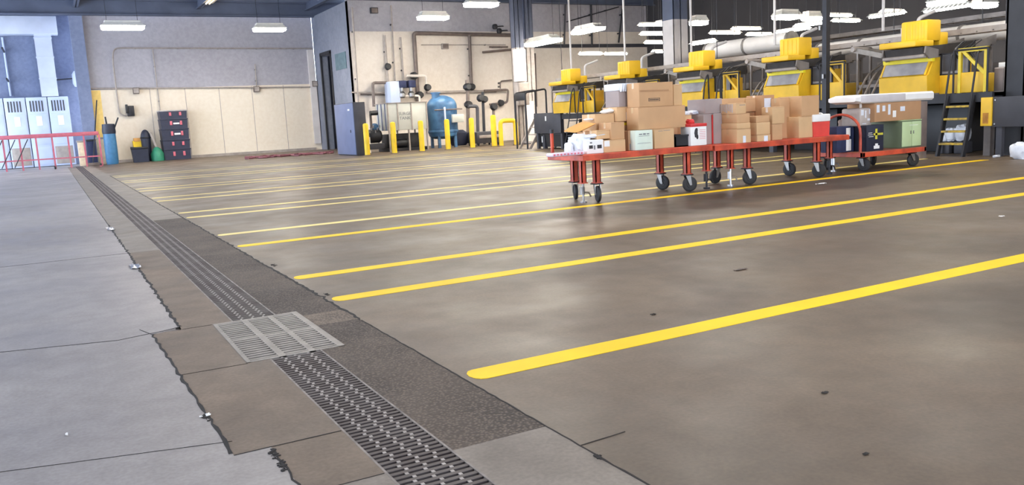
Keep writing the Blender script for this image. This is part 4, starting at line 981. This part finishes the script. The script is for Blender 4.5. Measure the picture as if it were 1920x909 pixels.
# burner / pump beside it
t = thing('pump_unit', 'dark pump with blue casing left of the white tank', 'pump', (10.95, 31, 0))
M().lathe((10.75, 31, .62), [(0, 0), (.22, 0), (.26, .06), (.26, .42), (.2, .5), (0, .5)], 20, 'x').build('motor', dksteel, t)
M().box(10.7, 11.3, 30.75, 31.25, .12, .34, .02).build('bed', blk2, t); M().lathe((11.05, 30.95, .95), [(.1, 0), (.16, .05), (.16, .2), (.1, .26)], 16, 'y').build('volute', tankb, t)
M().tube([(10.9, 31, .9), (10.9, 31, 1.55), (11.2, 31, 1.55)], .05, 10, bend=.12).build('riser', pipem, t); M().cyl((10.85, 30.9, 1.5), (11.15, 30.9, 1.5), .09, 12).build('valve', blackp, t)
for y in (30.8, 31.2): M().cyl((10.72, y, 0), (10.72, y, .6), .03, 8).build('leg', insul, t)
fl = M()
for k in range(6): fl.cyl((10.72+k*.08, 30.72, .75+.09*(k % 3)), (10.72+k*.08, 30.70, .85+.09*(k % 3)), .03, 8)
fl.build('gauge', steel, t)
# blue pressure tank
bx, by = 13.95, 31.1; r = .60
t = thing('pressure_tank', 'tall blue domed pressure tank behind the bollards', 'tank', (bx, by, 0))
prof = [(0, .34), (r*.6, .36), (r*.92, .46), (r, .62), (r, 1.66)]+[(r*math.cos(a*PI/16), 1.66+.42*math.sin(a*PI/16)) for a in range(1, 8)]+[(.0, 2.08)]
M().lathe((bx, by, 0), prof, 32).build('shell', tankb, t)
M().lathe((bx-.28, by-.1, 1.95), [(.16, 0), (.16, .2), (.2, .2), (.2, .25), (0, .25)], 16).build('neck', tankb, t)
for k in range(4):
    a = PI/4+k*PI/2; M().box(bx+.5*math.cos(a)-.05, bx+.5*math.cos(a)+.05, by+.5*math.sin(a)-.05, by+.5*math.sin(a)+.05, 0, .6).build('leg', tankb, t)
M().box(bx-.2, bx-.13, by-.66, by-.6, .85, 1.6, .01).build('sight_glass', lockm, t); M().tube([(bx-.6, by-.62, 1.5), (bx+.6, by-.62, 1.5)], .025, 8).build('cross_pipe', pipem, t)
M().box(bx+.12, bx+.62, by-.72, by-.58, .98, 1.3, .015).build('control_box', tankw, t); M().lathe((bx, by, .60), [(r+.005, 0), (r+.02, .02), (r+.02, .08), (r+.005, .1)], 32).build('weld_band', tankb, t)
M().lathe((bx+.62, by-.1, .05), [(0, 0), (.3, 0), (.36, .1), (.36, .5), (.2, .62), (0, .62)], 20).build('blower', navy, t)
# wall-mounted control assembly
p0 = yp(731, 186, 33.6); p1 = yp(764, 152, 33.6)
t = thing('valve_panel', 'blue and white control assembly above the white tank', 'control panel', ((p0.x+p1.x)/2, 33.6, p0.z))
M().box(p0.x, p0.x+.42, 33.45, 34.15, p0.z-.2, p1.z, .02).build('casing', lockm, t)
for k in range(2): M().box(p0.x+.40+k*.42, p0.x+.72+k*.42, 33.4, 33.8, p0.z+.45, p1.z+.02, .03).build('actuator', navy2, t)
for k in range(2): M().lathe((p0.x+.52+k*.42, 33.5, p0.z+.02), [(.09, 0), (.14, .06), (.14, .2), (.08, .28), (.08, .5)], 14).build('valve_body', steel, t)
M().tube([(p0.x+.3, 33.5, p0.z+.1), (p0.x+1.3, 33.5, p0.z+.1), (p0.x+1.3, 33.5, p0.z-.4)], .05, 8, bend=.1).build('manifold', insul, t)
M().box(p0.x+.4, p0.x+1.2, 33.8, 34.4895, p0.z+.5, p0.z+.6).build('wall_bracket', dksteel, t)
# pipework on the boiler wall
PW = 34.3
def pipe(label, pts, r, m=pipem, Y=PW, bend=.12, valves=(), cat='pipe'):
    P = [yp(x, y, Y) for x, y in pts]; c = P[0]
    t = thing('wall_pipe', label, cat, (c.x, Y, min(p.z for p in P)))
    M().tube([(p.x, Y, p.z) for p in P], r, 10, bend=bend).build('run', m, t)
    b = M(); n = max(2, int((P[-1]-P[0]).length/1.6))
    for k in range(n):
        q = P[0].lerp(P[1], (k+.5)/n); b.box(q.x-.03, q.x+.03, Y, (40.01 if Y > 39 else BY+.01) if Y > 33.9 else Y+.06, q.z-.03, q.z+.03)
    b.build('clip', dksteel, t)
    for vx, vy in valves:
        q = yp(vx, vy, Y-.02); v = M().lathe((q.x, Y-.02, q.z), [(0, -.16), (r*1.3, -.14), (r*2.4, -.05), (r*2.4, .05), (r*1.3, .14), (0, .16)], 14).build('valve', dksteel, t)
        v['_o'] = t['_o']; M().lathe((q.x, Y-.2, q.z), [(.11, 0), (.13, .015), (.11, .03)], 14, 'y').build('hand_wheel', blackp, v)
    return t
pipe('thin grey conduit at the left corner of the boiler wall', [(660, 14), (672, 192)], .035, pipeg, bend=0)
pipe('grey pipe dropping to the left of the control assembly', [(721, 66), (730, 188)], .045, pipeg, valves=((726, 125),), bend=0)
pipe('thin full-height grey pipe above the control assembly', [(733, 10), (741, 152)], .03, pipeg, bend=0)
pipe('short grey pipe right above the blue actuators', [(751, 70), (757, 152)], .035, pipeg, bend=0)
pipe('thick brown pipe running along the wall and down beside the tank', [(957, 66), (776, 62), (784, 190)], .085, pipem, valves=((786, 178), (776, 142)))
pipe('brown drop pipe from the high wall pipe', [(880, 66), (884, 166)], .07, pipem, bend=0, valves=((884, 163),), Y=34.25)
pipe('twin grey pipe low along the left of the wall', [(659, 173), (742, 175)], .035, pipeg, bend=0)
pipe('grey pipe just below the low left one', [(676, 177), (738, 178)], .03, pipem, bend=0, Y=34.38)
pipe('long pale pipe low along the wall above the blue tank', [(800, 173), (930, 171)], .06, pipeg, bend=0, Y=34.38)
pipe('insulated pale pipe elbow left of the control assembly', [(726, 155), (699, 155), (701, 200)], .06, pipem, Y=34.0)
pipe('insulated loop pipe right of the control assembly', [(762, 142), (799, 142), (800, 168)], .06, insul, valves=((801, 164),), Y=34.1)
pipe('thin pale conduit across the upper boiler wall', [(790, 84), (948, 84)], .02, pipeg, bend=0, Y=34.4)
pipe('thick brown riser right of the blue tank', [(875, 150), (877, 172), (878, 285)], .075, pipem, Y=32.2, valves=((876, 163), (878, 196)))
pipe('dark slender riser with a round valve', [(905, 172), (909, 280)], .06, dksteel, Y=31.8, valves=((907, 186), (900, 184)), bend=0)
pipe('green-grey standing pipe between the two risers', [(878, 199), (895, 199), (897, 280)], .07, blk2, Y=31.6)
pipe('brown branch pipe on the right of the boiler wall', [(908, 170), (953, 168), (951, 192), (918, 196)], .05, pipem, Y=34.2, valves=((938, 193),))
pipe('small looped conduit near the wall corner', [(938, 166), (938, 152), (960, 150)], .03, pipem, Y=34.3)
pipe('bracketed dark bar high on the right of the wall', [(905, 98), (958, 93)], .05, pipem, Y=34.2, bend=0)
pipe('short upper dark bar above the bracketed bar', [(918, 88), (952, 88)], .04, pipem, Y=34.3, bend=0)
pipe('pale pipe with valve standing before the guard hoop', [(925, 198), (926, 222), (920, 260)], .06, pipem, Y=31.8, valves=((925, 200),))
pipe('tall brown pipe on the wall right of the white panel', [(1001, 100), (1004, 200)], .09, pipem, Y=34.2, bend=0)
pipe('thin dark conduit from the ceiling right of the columns', [(1108, 8), (1110, 85)], .05, dksteel, Y=34.3, bend=0)
pipe('thin grey conduit high on the far upper wall', [(1060, 8), (1058, 84)], .04, blk2, Y=34.35, bend=0)
pipe('dark conduit left of the strip light cluster', [(1168, 10), (1160, 80)], .04, dksteel, Y=34.3, bend=0)
pipe('slanted dark cable crossing the upper wall', [(1062, 41), (1160, 13)], .025, dksteel, Y=34.35, bend=0)
for px, py, lb in ((701, 20, 'small dark vent high on the boiler wall'), (834, 87, 'small grey junction box under the thin conduit')):
    p = yp(px, py, 34.45); t = thing('wall_box', lb, 'box', (p.x, 34.45, p.z-.12)); M().box(p.x-.16, p.x+.16, 34.36, 34.5, p.z-.12, p.z+.12, .01).build('casing', dksteel if px < 800 else pipeg, t); M().box(p.x-.13, p.x+.13, 34.35, 34.36, p.z-.09, p.z+.09).build('cover', pipem, t)
for px, py, lb in ((928, 50, 'upper small floodlight on an arm by the slate column'), (936, 58, 'lower small floodlight on an arm by the slate column')):
    p = yp(px, py, 34.0); t = thing('flood_lamp', lb, 'lamp', (p.x, 34.0, p.z-.1)); M().blob((p.x, 34, p.z), .12, .1, .12, 3, .02, False).build('head', dksteel, t); M().tube([(p.x, 34.05, p.z), (p.x+.5, 34.2, p.z+.05), (p.x+.7, 34.5, p.z+.08)], .025, 6).build('arm', dksteel, t)
# cabinet/drum behind the guard hoop
t = thing('floor_unit', 'grey machine unit standing behind the yellow pipe guard', 'machine', (15.4, 30.4, 0))
M().box(14.9, 16.0, 30, 31, .1, .55, .03).build('body', blk2, t); M().box(15.0, 15.9, 29.97, 30, .3, .42, .01).build('front_panel', pipeg, t)
for x in (15, 15.9):
    for y in (30.1, 30.9): M().cyl((x, y, 0), (x, y, .12), .04, 8).build('leg', dksteel, t)
t = thing('white_locker', 'white steel locker beside the guard hoop', 'locker', (16.7, 29.2, 0))
M().box(16.45, 17.0, 29.0, 29.6, 0, 1.65, .015).build('body', colw, t); M().box(16.47, 16.98, 28.98, 29.0, .05, 1.6, .006).build('door', white, t); M().box(16.9, 16.94, 28.96, 28.98, .8, .95).build('door_handle', steel, t)

# ------------------------------------------------------------------ cream wall: conduits and clutter
pipe('thin conduit looping along the grey upper wall', [(585, 91), (213, 90), (211, 110), (222, 200), (225, 215), (238, 218)], .03, pipeg, Y=39.9, bend=.25)
pipe('thin vertical conduit on the cream wall above the totes', [(286, 92), (302, 222)], .022, pipeg, Y=39.93, bend=0)
pipe('thin grey pipe at the top of the cream paint', [(170, 166), (598, 163)], .03, pipeg, Y=39.9, bend=0)
pipe('short conduit dropping to a box at the paint line', [(478, 120), (481, 162)], .025, pipeg, Y=39.9, bend=0)
t = thing('wall_socket', 'grey socket box with a lever on the cream wall', 'socket', (3.3, 39.9, 2.1)); p = yp(245, 208, 39.85)
M().box(p.x-.14, p.x+.14, 39.75, 40, p.z-.22, p.z+.22, .02).build('casing', dksteel, t); M().box(p.x-.2, p.x-.1, 39.7, 39.8, p.z-.1, p.z+.28, .02).build('lever', blackp, t)
for px, py, lb in ((255, 170, 'small grey box on the paint line above the socket'), (481, 167, 'small brown box on the paint line under the short conduit'), (590, 157, 'dark box on the right end of the wall pipe')):
    p = yp(px, py, 39.85); t = thing('wall_box', lb, 'box', (p.x, 39.85, p.z-.12)); M().box(p.x-.12, p.x+.12, 39.75, 40, p.z-.13, p.z+.13, .01).build('casing', pipem, t); M().box(p.x-.1, p.x+.1, 39.74, 39.75, p.z-.1, p.z+.1).build('cover', pipeg, t)
# stack of totes
tzs = 0; x0 = yp(304, 262, 39.0).x; x1 = yp(356, 260, 39.0).x
hts = [.47, .40, .47, .42, .36]; nm = ['black tote at the bottom of the stack by the cream wall', 'black tote second from the bottom of the wall stack', 'black tote in the middle of the wall stack, with pale logo', 'black tote second from the top of the wall stack', 'black tote topmost of the wall stack, under a grey lid']
for i, hh in enumerate(hts):
    t = thing('storage_tote', nm[i], 'tote', ((x0+x1)/2, 39.4, tzs), 'stacked black totes')
    M().prism([(x0+.03, tzs+.002), (x1-.03, tzs+.002), (x1-.01, tzs+hh-.05), (x0+.01, tzs+hh-.05)], 'y', 39.0, 39.85).build('tub', tote, t, smooth=False)
    M().box(x0, x1, 38.97, 39.88, tzs+hh-.05, tzs+hh, .015).build('lid', tote if i < 4 else winm, t)
    for fx in (.38, .74): M().box(x0+(x1-x0)*fx-.045, x0+(x1-x0)*fx+.045, 38.94, 39.01, tzs+hh*.35, tzs+hh*.75, .01).build('latch', pinkp, t)
    if i in (2, 3): M().box(x0+(x1-x0)*.46, x0+(x1-x0)*.68, 38.965, 39.0, tzs+hh*.42, tzs+hh*.58, .005).build('pale_mark', white, t)
    tzs += hh+.001
def at(px, py, Y): return yp(px, py, Y)
# low dark bin, mop bucket, rounded bin, green brush
a, b_ = at(247, 298, 39), at(278, 298, 39)
t = thing('low_bin', 'low dark open bin before the yellow bucket', 'bin', ((a.x+b_.x)/2, 39.1, 0)); M().prism([(a.x+.06, 0), (b_.x, 0), (b_.x, .6), (a.x, .66)], 'y', 38.7, 39.1).build('tub', navy, t); M().box(a.x-.03, b_.x+.02, 38.67, 38.73, .56, .64, .01).build('rim', blackp, t)
a, b_ = at(250, 280, 39.7), at(267, 280, 39.7)
t = thing('mop_bucket', 'yellow mop bucket against the cream wall', 'bucket', ((a.x+b_.x)/2, 39.7, 0)); M().prism([(a.x+.05, 0.02), (b_.x-.05, 0.02), (b_.x, .9), (a.x, .9)], 'y', 39.5, 39.85).build('tub', boll, t); M().box(a.x+.05, a.x+.3, 39.48, 39.86, .86, 1.02, .02).build('wringer', kraft, t)
a, b_ = at(268, 298, 39.45), at(287, 298, 39.45); cx = (a.x+b_.x)/2; rr = (b_.x-a.x)/2
t = thing('trash_bin', 'rounded dark blue bin beside the stacked totes', 'bin', (cx, 39.45, 0)); M().lathe((cx, 39.45, 0), [(rr*.85, 0), (rr, 1.0)]+[(rr*math.cos(k*PI/12), 1.0+.36*math.sin(k*PI/12)) for k in range(1, 6)]+[(0, 1.36)], 24).build('body', navy, t); M().lathe((cx, 39.45, .98), [(rr+.005, 0), (rr+.02, .03), (rr+.005, .06)], 24).build('lid_rim', blackp, t)
a = at(296, 297, 39)
t = thing('floor_brush', 'green brush with grey handle beside the totes', 'brush', (a.x, 39, 0)); M().lathe((a.x, 39, 0), [(.26, 0), (.27, .3), (.16, .52), (.05, .6), (0, .6)], 16).build('head', green, t); M().tube([(a.x, 39, .55), (a.x-.15, 39.3, 1.2)], .045, 8).build('handle', pipeg, t)
a, b_ = at(197, 302, 38.6), at(225, 302, 38.6)
t = thing('tool_barrel', 'blue barrel holding brooms at the cream wall corner', 'barrel', ((a.x+b_.x)/2, 38.6, 0)); cx = (a.x+b_.x)/2; rr = (b_.x-a.x)/2*.85
M().lathe((cx, 38.6, 0), [(rr*.9, 0), (rr, .1), (rr*1.03, .7), (rr, 1.25), (rr*.96, 1.3)], 24).build('drum', bluep, t); M().lathe((cx, 38.6, 1.25), [(rr*1.05, 0), (rr*1.1, .1), (rr*1.0, .4), (0, .42)], 24).build('dark_liner', navy, t)
for k, (dx, hh) in enumerate(((-.05, 1.95), (.25, 1.9))): M().tube([(cx+dx*.4, 38.6, 1.2), (cx+dx*1.6, 38.5, hh)], .03, 6).build('broom_handle', dksteel, t)
a = at(192, 302, 38.3)
t = thing('push_broom', 'long-handled broom leaning left of the blue barrel', 'broom', (a.x, 38.3, 0)); M().tube([(a.x-.35, 38.3, .1), (a.x+.1, 38.9, 2.65)], .025, 8).build('handle', dksteel, t); M().box(a.x-.6, a.x-.1, 38.2, 38.4, 0, .12, .02).build('head', pipem, t)
for px0, px1, pt, Y, m, lb, nme in ((149, 163, 264, 39.0, mat('cream_panel', (226, 206, 176), .6), 'cream upright board behind the red railing', 'upright_board'), (167, 183, 262, 38.9, navy2, 'blue upright bin behind the red railing', 'upright_bin'), (185, 199, 258, 39.2, mat('cream_panel2', (230, 212, 180), .6), 'cream board between the blue bin and blue barrel', 'upright_board')):
    a, b_ = at(px0, 300, Y), at(px1, 300, Y); z1 = at((px0+px1)/2, pt, Y).z
    t = thing(nme, lb, 'board' if 'board' in nme else 'bin', ((a.x+b_.x)/2, Y, 0)); M().box(a.x, b_.x, Y, Y+.35, 0.0, z1, .02).build('body', m, t); M().box(a.x-.02, b_.x+.02, Y-.02, Y+.37, z1-.06, z1+.02, .01).build('top_edge', pipeg if 'board' in nme else blackp, t)
# maroon hose lying along the wall foot
hs = M(); r = random.Random(3)
for k in range(3):
    pts = [];
    for j in range(26):
        q = zp(460+j*6.6, 296-.0*j-(j*.42)+r.uniform(-.6, .6)+k*1.2); pts.append((q.x, min(q.y, 38.9), .03+.0*k))
    hs.tube(pts, .03, 6)
tag(hs.build('fire_hose', maroon), 'maroon hose lying along the foot of the cream wall', 'hose')
# red railing
rz = 1.32; ry = 36.9
t = thing('red_railing', 'long red pipe railing across the far left corner', 'railing', (-.8, ry, 0))
ra, rb_ = -2.6, 1.75
M().box(ra, rb_, ry-.04, ry+.04, rz-.1, rz+.05, .02).build('top_rail', redrail, t)
for k in range(9):
    x = ra+(rb_-ra)*k/8; M().box(x-.03, x+.03, ry-.03, ry+.03, .02, rz-.08).build('post', redrail, t)
M().box(ra, rb_, ry-.02, ry+.02, .38, .43).build('lower_rail', redrail, t)
for k in range(4):
    x = ra+.1+k*.42; M().tube([(x, ry-.06, .15), (x+.55, ry-.06, rz-.12)], .018, 6).build('diagonal_brace', dksteel, t)
for x in (.1, 1.7):
    M().cyl((x-.03, ry-.02, .06), (x+.03, ry-.02, .06), .06, 12).build('wheel', rubber, t)
M().box(ra-.0, ra+.02, ry-.25, ry+.25, 0, .03).build('foot', redrail, t); M().box(rb_-.1, rb_-.02, ry-.25, ry+.25, 0, .03).build('foot', redrail, t)
# far-left steel cabinets with vents
for k in range(4):
    x0 = -2.27+k*.81; x1 = x0+.78
    t = thing('vented_cabinet', ['pale blue vented cabinet at the photo left edge', 'pale blue vented cabinet second from the left edge', 'pale blue vented cabinet directly under the white duct', 'pale blue vented cabinet next to the slate wall'][k], 'cabinet', ((x0+x1)/2, 41.5, 0), 'vented steel cabinets')
    M().box(x0, x1, 41.2, 41.95, 0.02, 2.95, .02).build('body', lockm, t)
    v = M()
    for j in range(5): v.box(x0+.12+j*.11, x0+.17+j*.11, 41.185, 41.21, 2.35, 2.8)
    v.build('vent_slots', blk2, t)
    d = M().box(x0+.04, x1-.04, 41.175, 41.2, .95, 2.25, .01).build('door', lockm, t); d['_o'] = t['_o']
    M().box(x0+.3, x0+.52, 41.16, 41.175, 1.75, 2.15, .01).build('door_plate', white, d)
    M().box(x0+.05, x1-.05, 41.18, 41.2, .1, .85, .01).build('lower_panel', pipeg if k % 2 else lockm, t)
t = thing('wall_duct', 'white T-shaped air duct above the vented cabinets', 'duct', (.2, 41.5, 2.97))
M().box(-2.4, .87, 41.1, 41.9, 5.56, 6.3, .02).build('header', ductw, t); M().prism([(-.04, 5.56), (.6, 5.56), (.6, 2.97), (-.04, 2.97)], 'y', 41.2, 41.8).build('drop', ductw, t)
for z in (3.7, 4.6, 5.4): M().box(-.06, .62, 41.18, 41.82, z, z+.04).build('flange', ductw, t)
p = at(145, 148, 41.6)
t = thing('wall_lamp', 'white lamp on a bent arm on the slate wall', 'lamp', (p.x, 41.7, p.z-.3)); M().lathe((p.x, 41.55, p.z-.35), [(0, 0), (.14, .02), (.2, .15), (.2, .55), (.12, .68), (0, .7)], 16).build('globe', ductw, t); M().tube([(p.x-.9, 42, p.z-.25), (p.x-.9, 41.6, p.z-.02), (p.x-.15, 41.55, p.z+.02)], .025, 8, bend=.15).build('arm', dksteel, t)
pipe('thin pale pipe on the slate wall at the left edge', [(4, 70), (20, 180)], .04, lockm, Y=41.9, bend=0)

# ------------------------------------------------------------------ lights
def area(x, y, z, sx, sy, w, col=(1, .95, .87), rot=(0, 0, 0)):
    l = bpy.data.lights.new('bay_lamp', 'AREA'); l.shape = 'RECTANGLE'; l.size = sx; l.size_y = sy; l.energy = w; l.color = col
    o = bpy.data.objects.new('bay_lamp', l); C.objects.link(o); o.location = (x, y, z); o.rotation_euler = rot; return o
LW = 90
for x in (3.5, 8.5, 13.5):
    for y in (-3, 3, 9, 15, 21): area(x, y, 5.0, 1.2, .5, LW)
for x in (19, 24):
    for y in (0, 8): area(x, y, 5.0, 1.2, .5, LW)
area(6.5, 35.5, 5.1, 1.2, .5, LW); area(10, 29, 5.1, 1.2, .5, LW)
# daylight through the open doors on the left and the added front opening
w = bpy.data.worlds.new('sky'); bpy.context.scene.world = w; w.use_nodes = True
bg = w.node_tree.nodes['Background']; bg.inputs[0].default_value = (.72, .83, 1.0, 1); bg.inputs[1].default_value = 8.5
for a, b_ in ops:
    o = area(-6.15, (a+b_)/2, 2.3, b_-a, 4.6, 1, (1, 1, 1), (0, -PI/2, 0)); o.data.cycles.is_portal = True
    o.data.size = 4.6; o.data.size_y = b_-a

for a, b_ in ((2.6, 9.4),):
    o = area((a+b_)/2, -6.15, 2.3, b_-a, 4.6, 1, (1, 1, 1), (PI/2, 0, 0)); o.data.cycles.is_portal = True

# ------------------------------------------------------------------ camera, view
cam = bpy.data.cameras.new('camera'); cam.sensor_width = 36; cam.lens = F/1920*36; cam.clip_end = 300
co = bpy.data.objects.new('camera', cam); C.objects.link(co)
from mathutils import Matrix
mw = Matrix((( AR.x, AU.x, -AF.x, 0), (AR.y, AU.y, -AF.y, 0), (AR.z, AU.z, -AF.z, H), (0, 0, 0, 1)))
co.matrix_world = mw
sc = bpy.context.scene; sc.camera = co
sc.view_settings.view_transform = 'Standard'; sc.view_settings.look = 'None'; sc.view_settings.gamma = 1; sc.view_settings.exposure = 0.42
sc.view_settings.use_curve_mapping = False
for o in bpy.data.objects:
    for k in ('_o', '_z', '_x', '_y'):
        if k in o: del o[k]
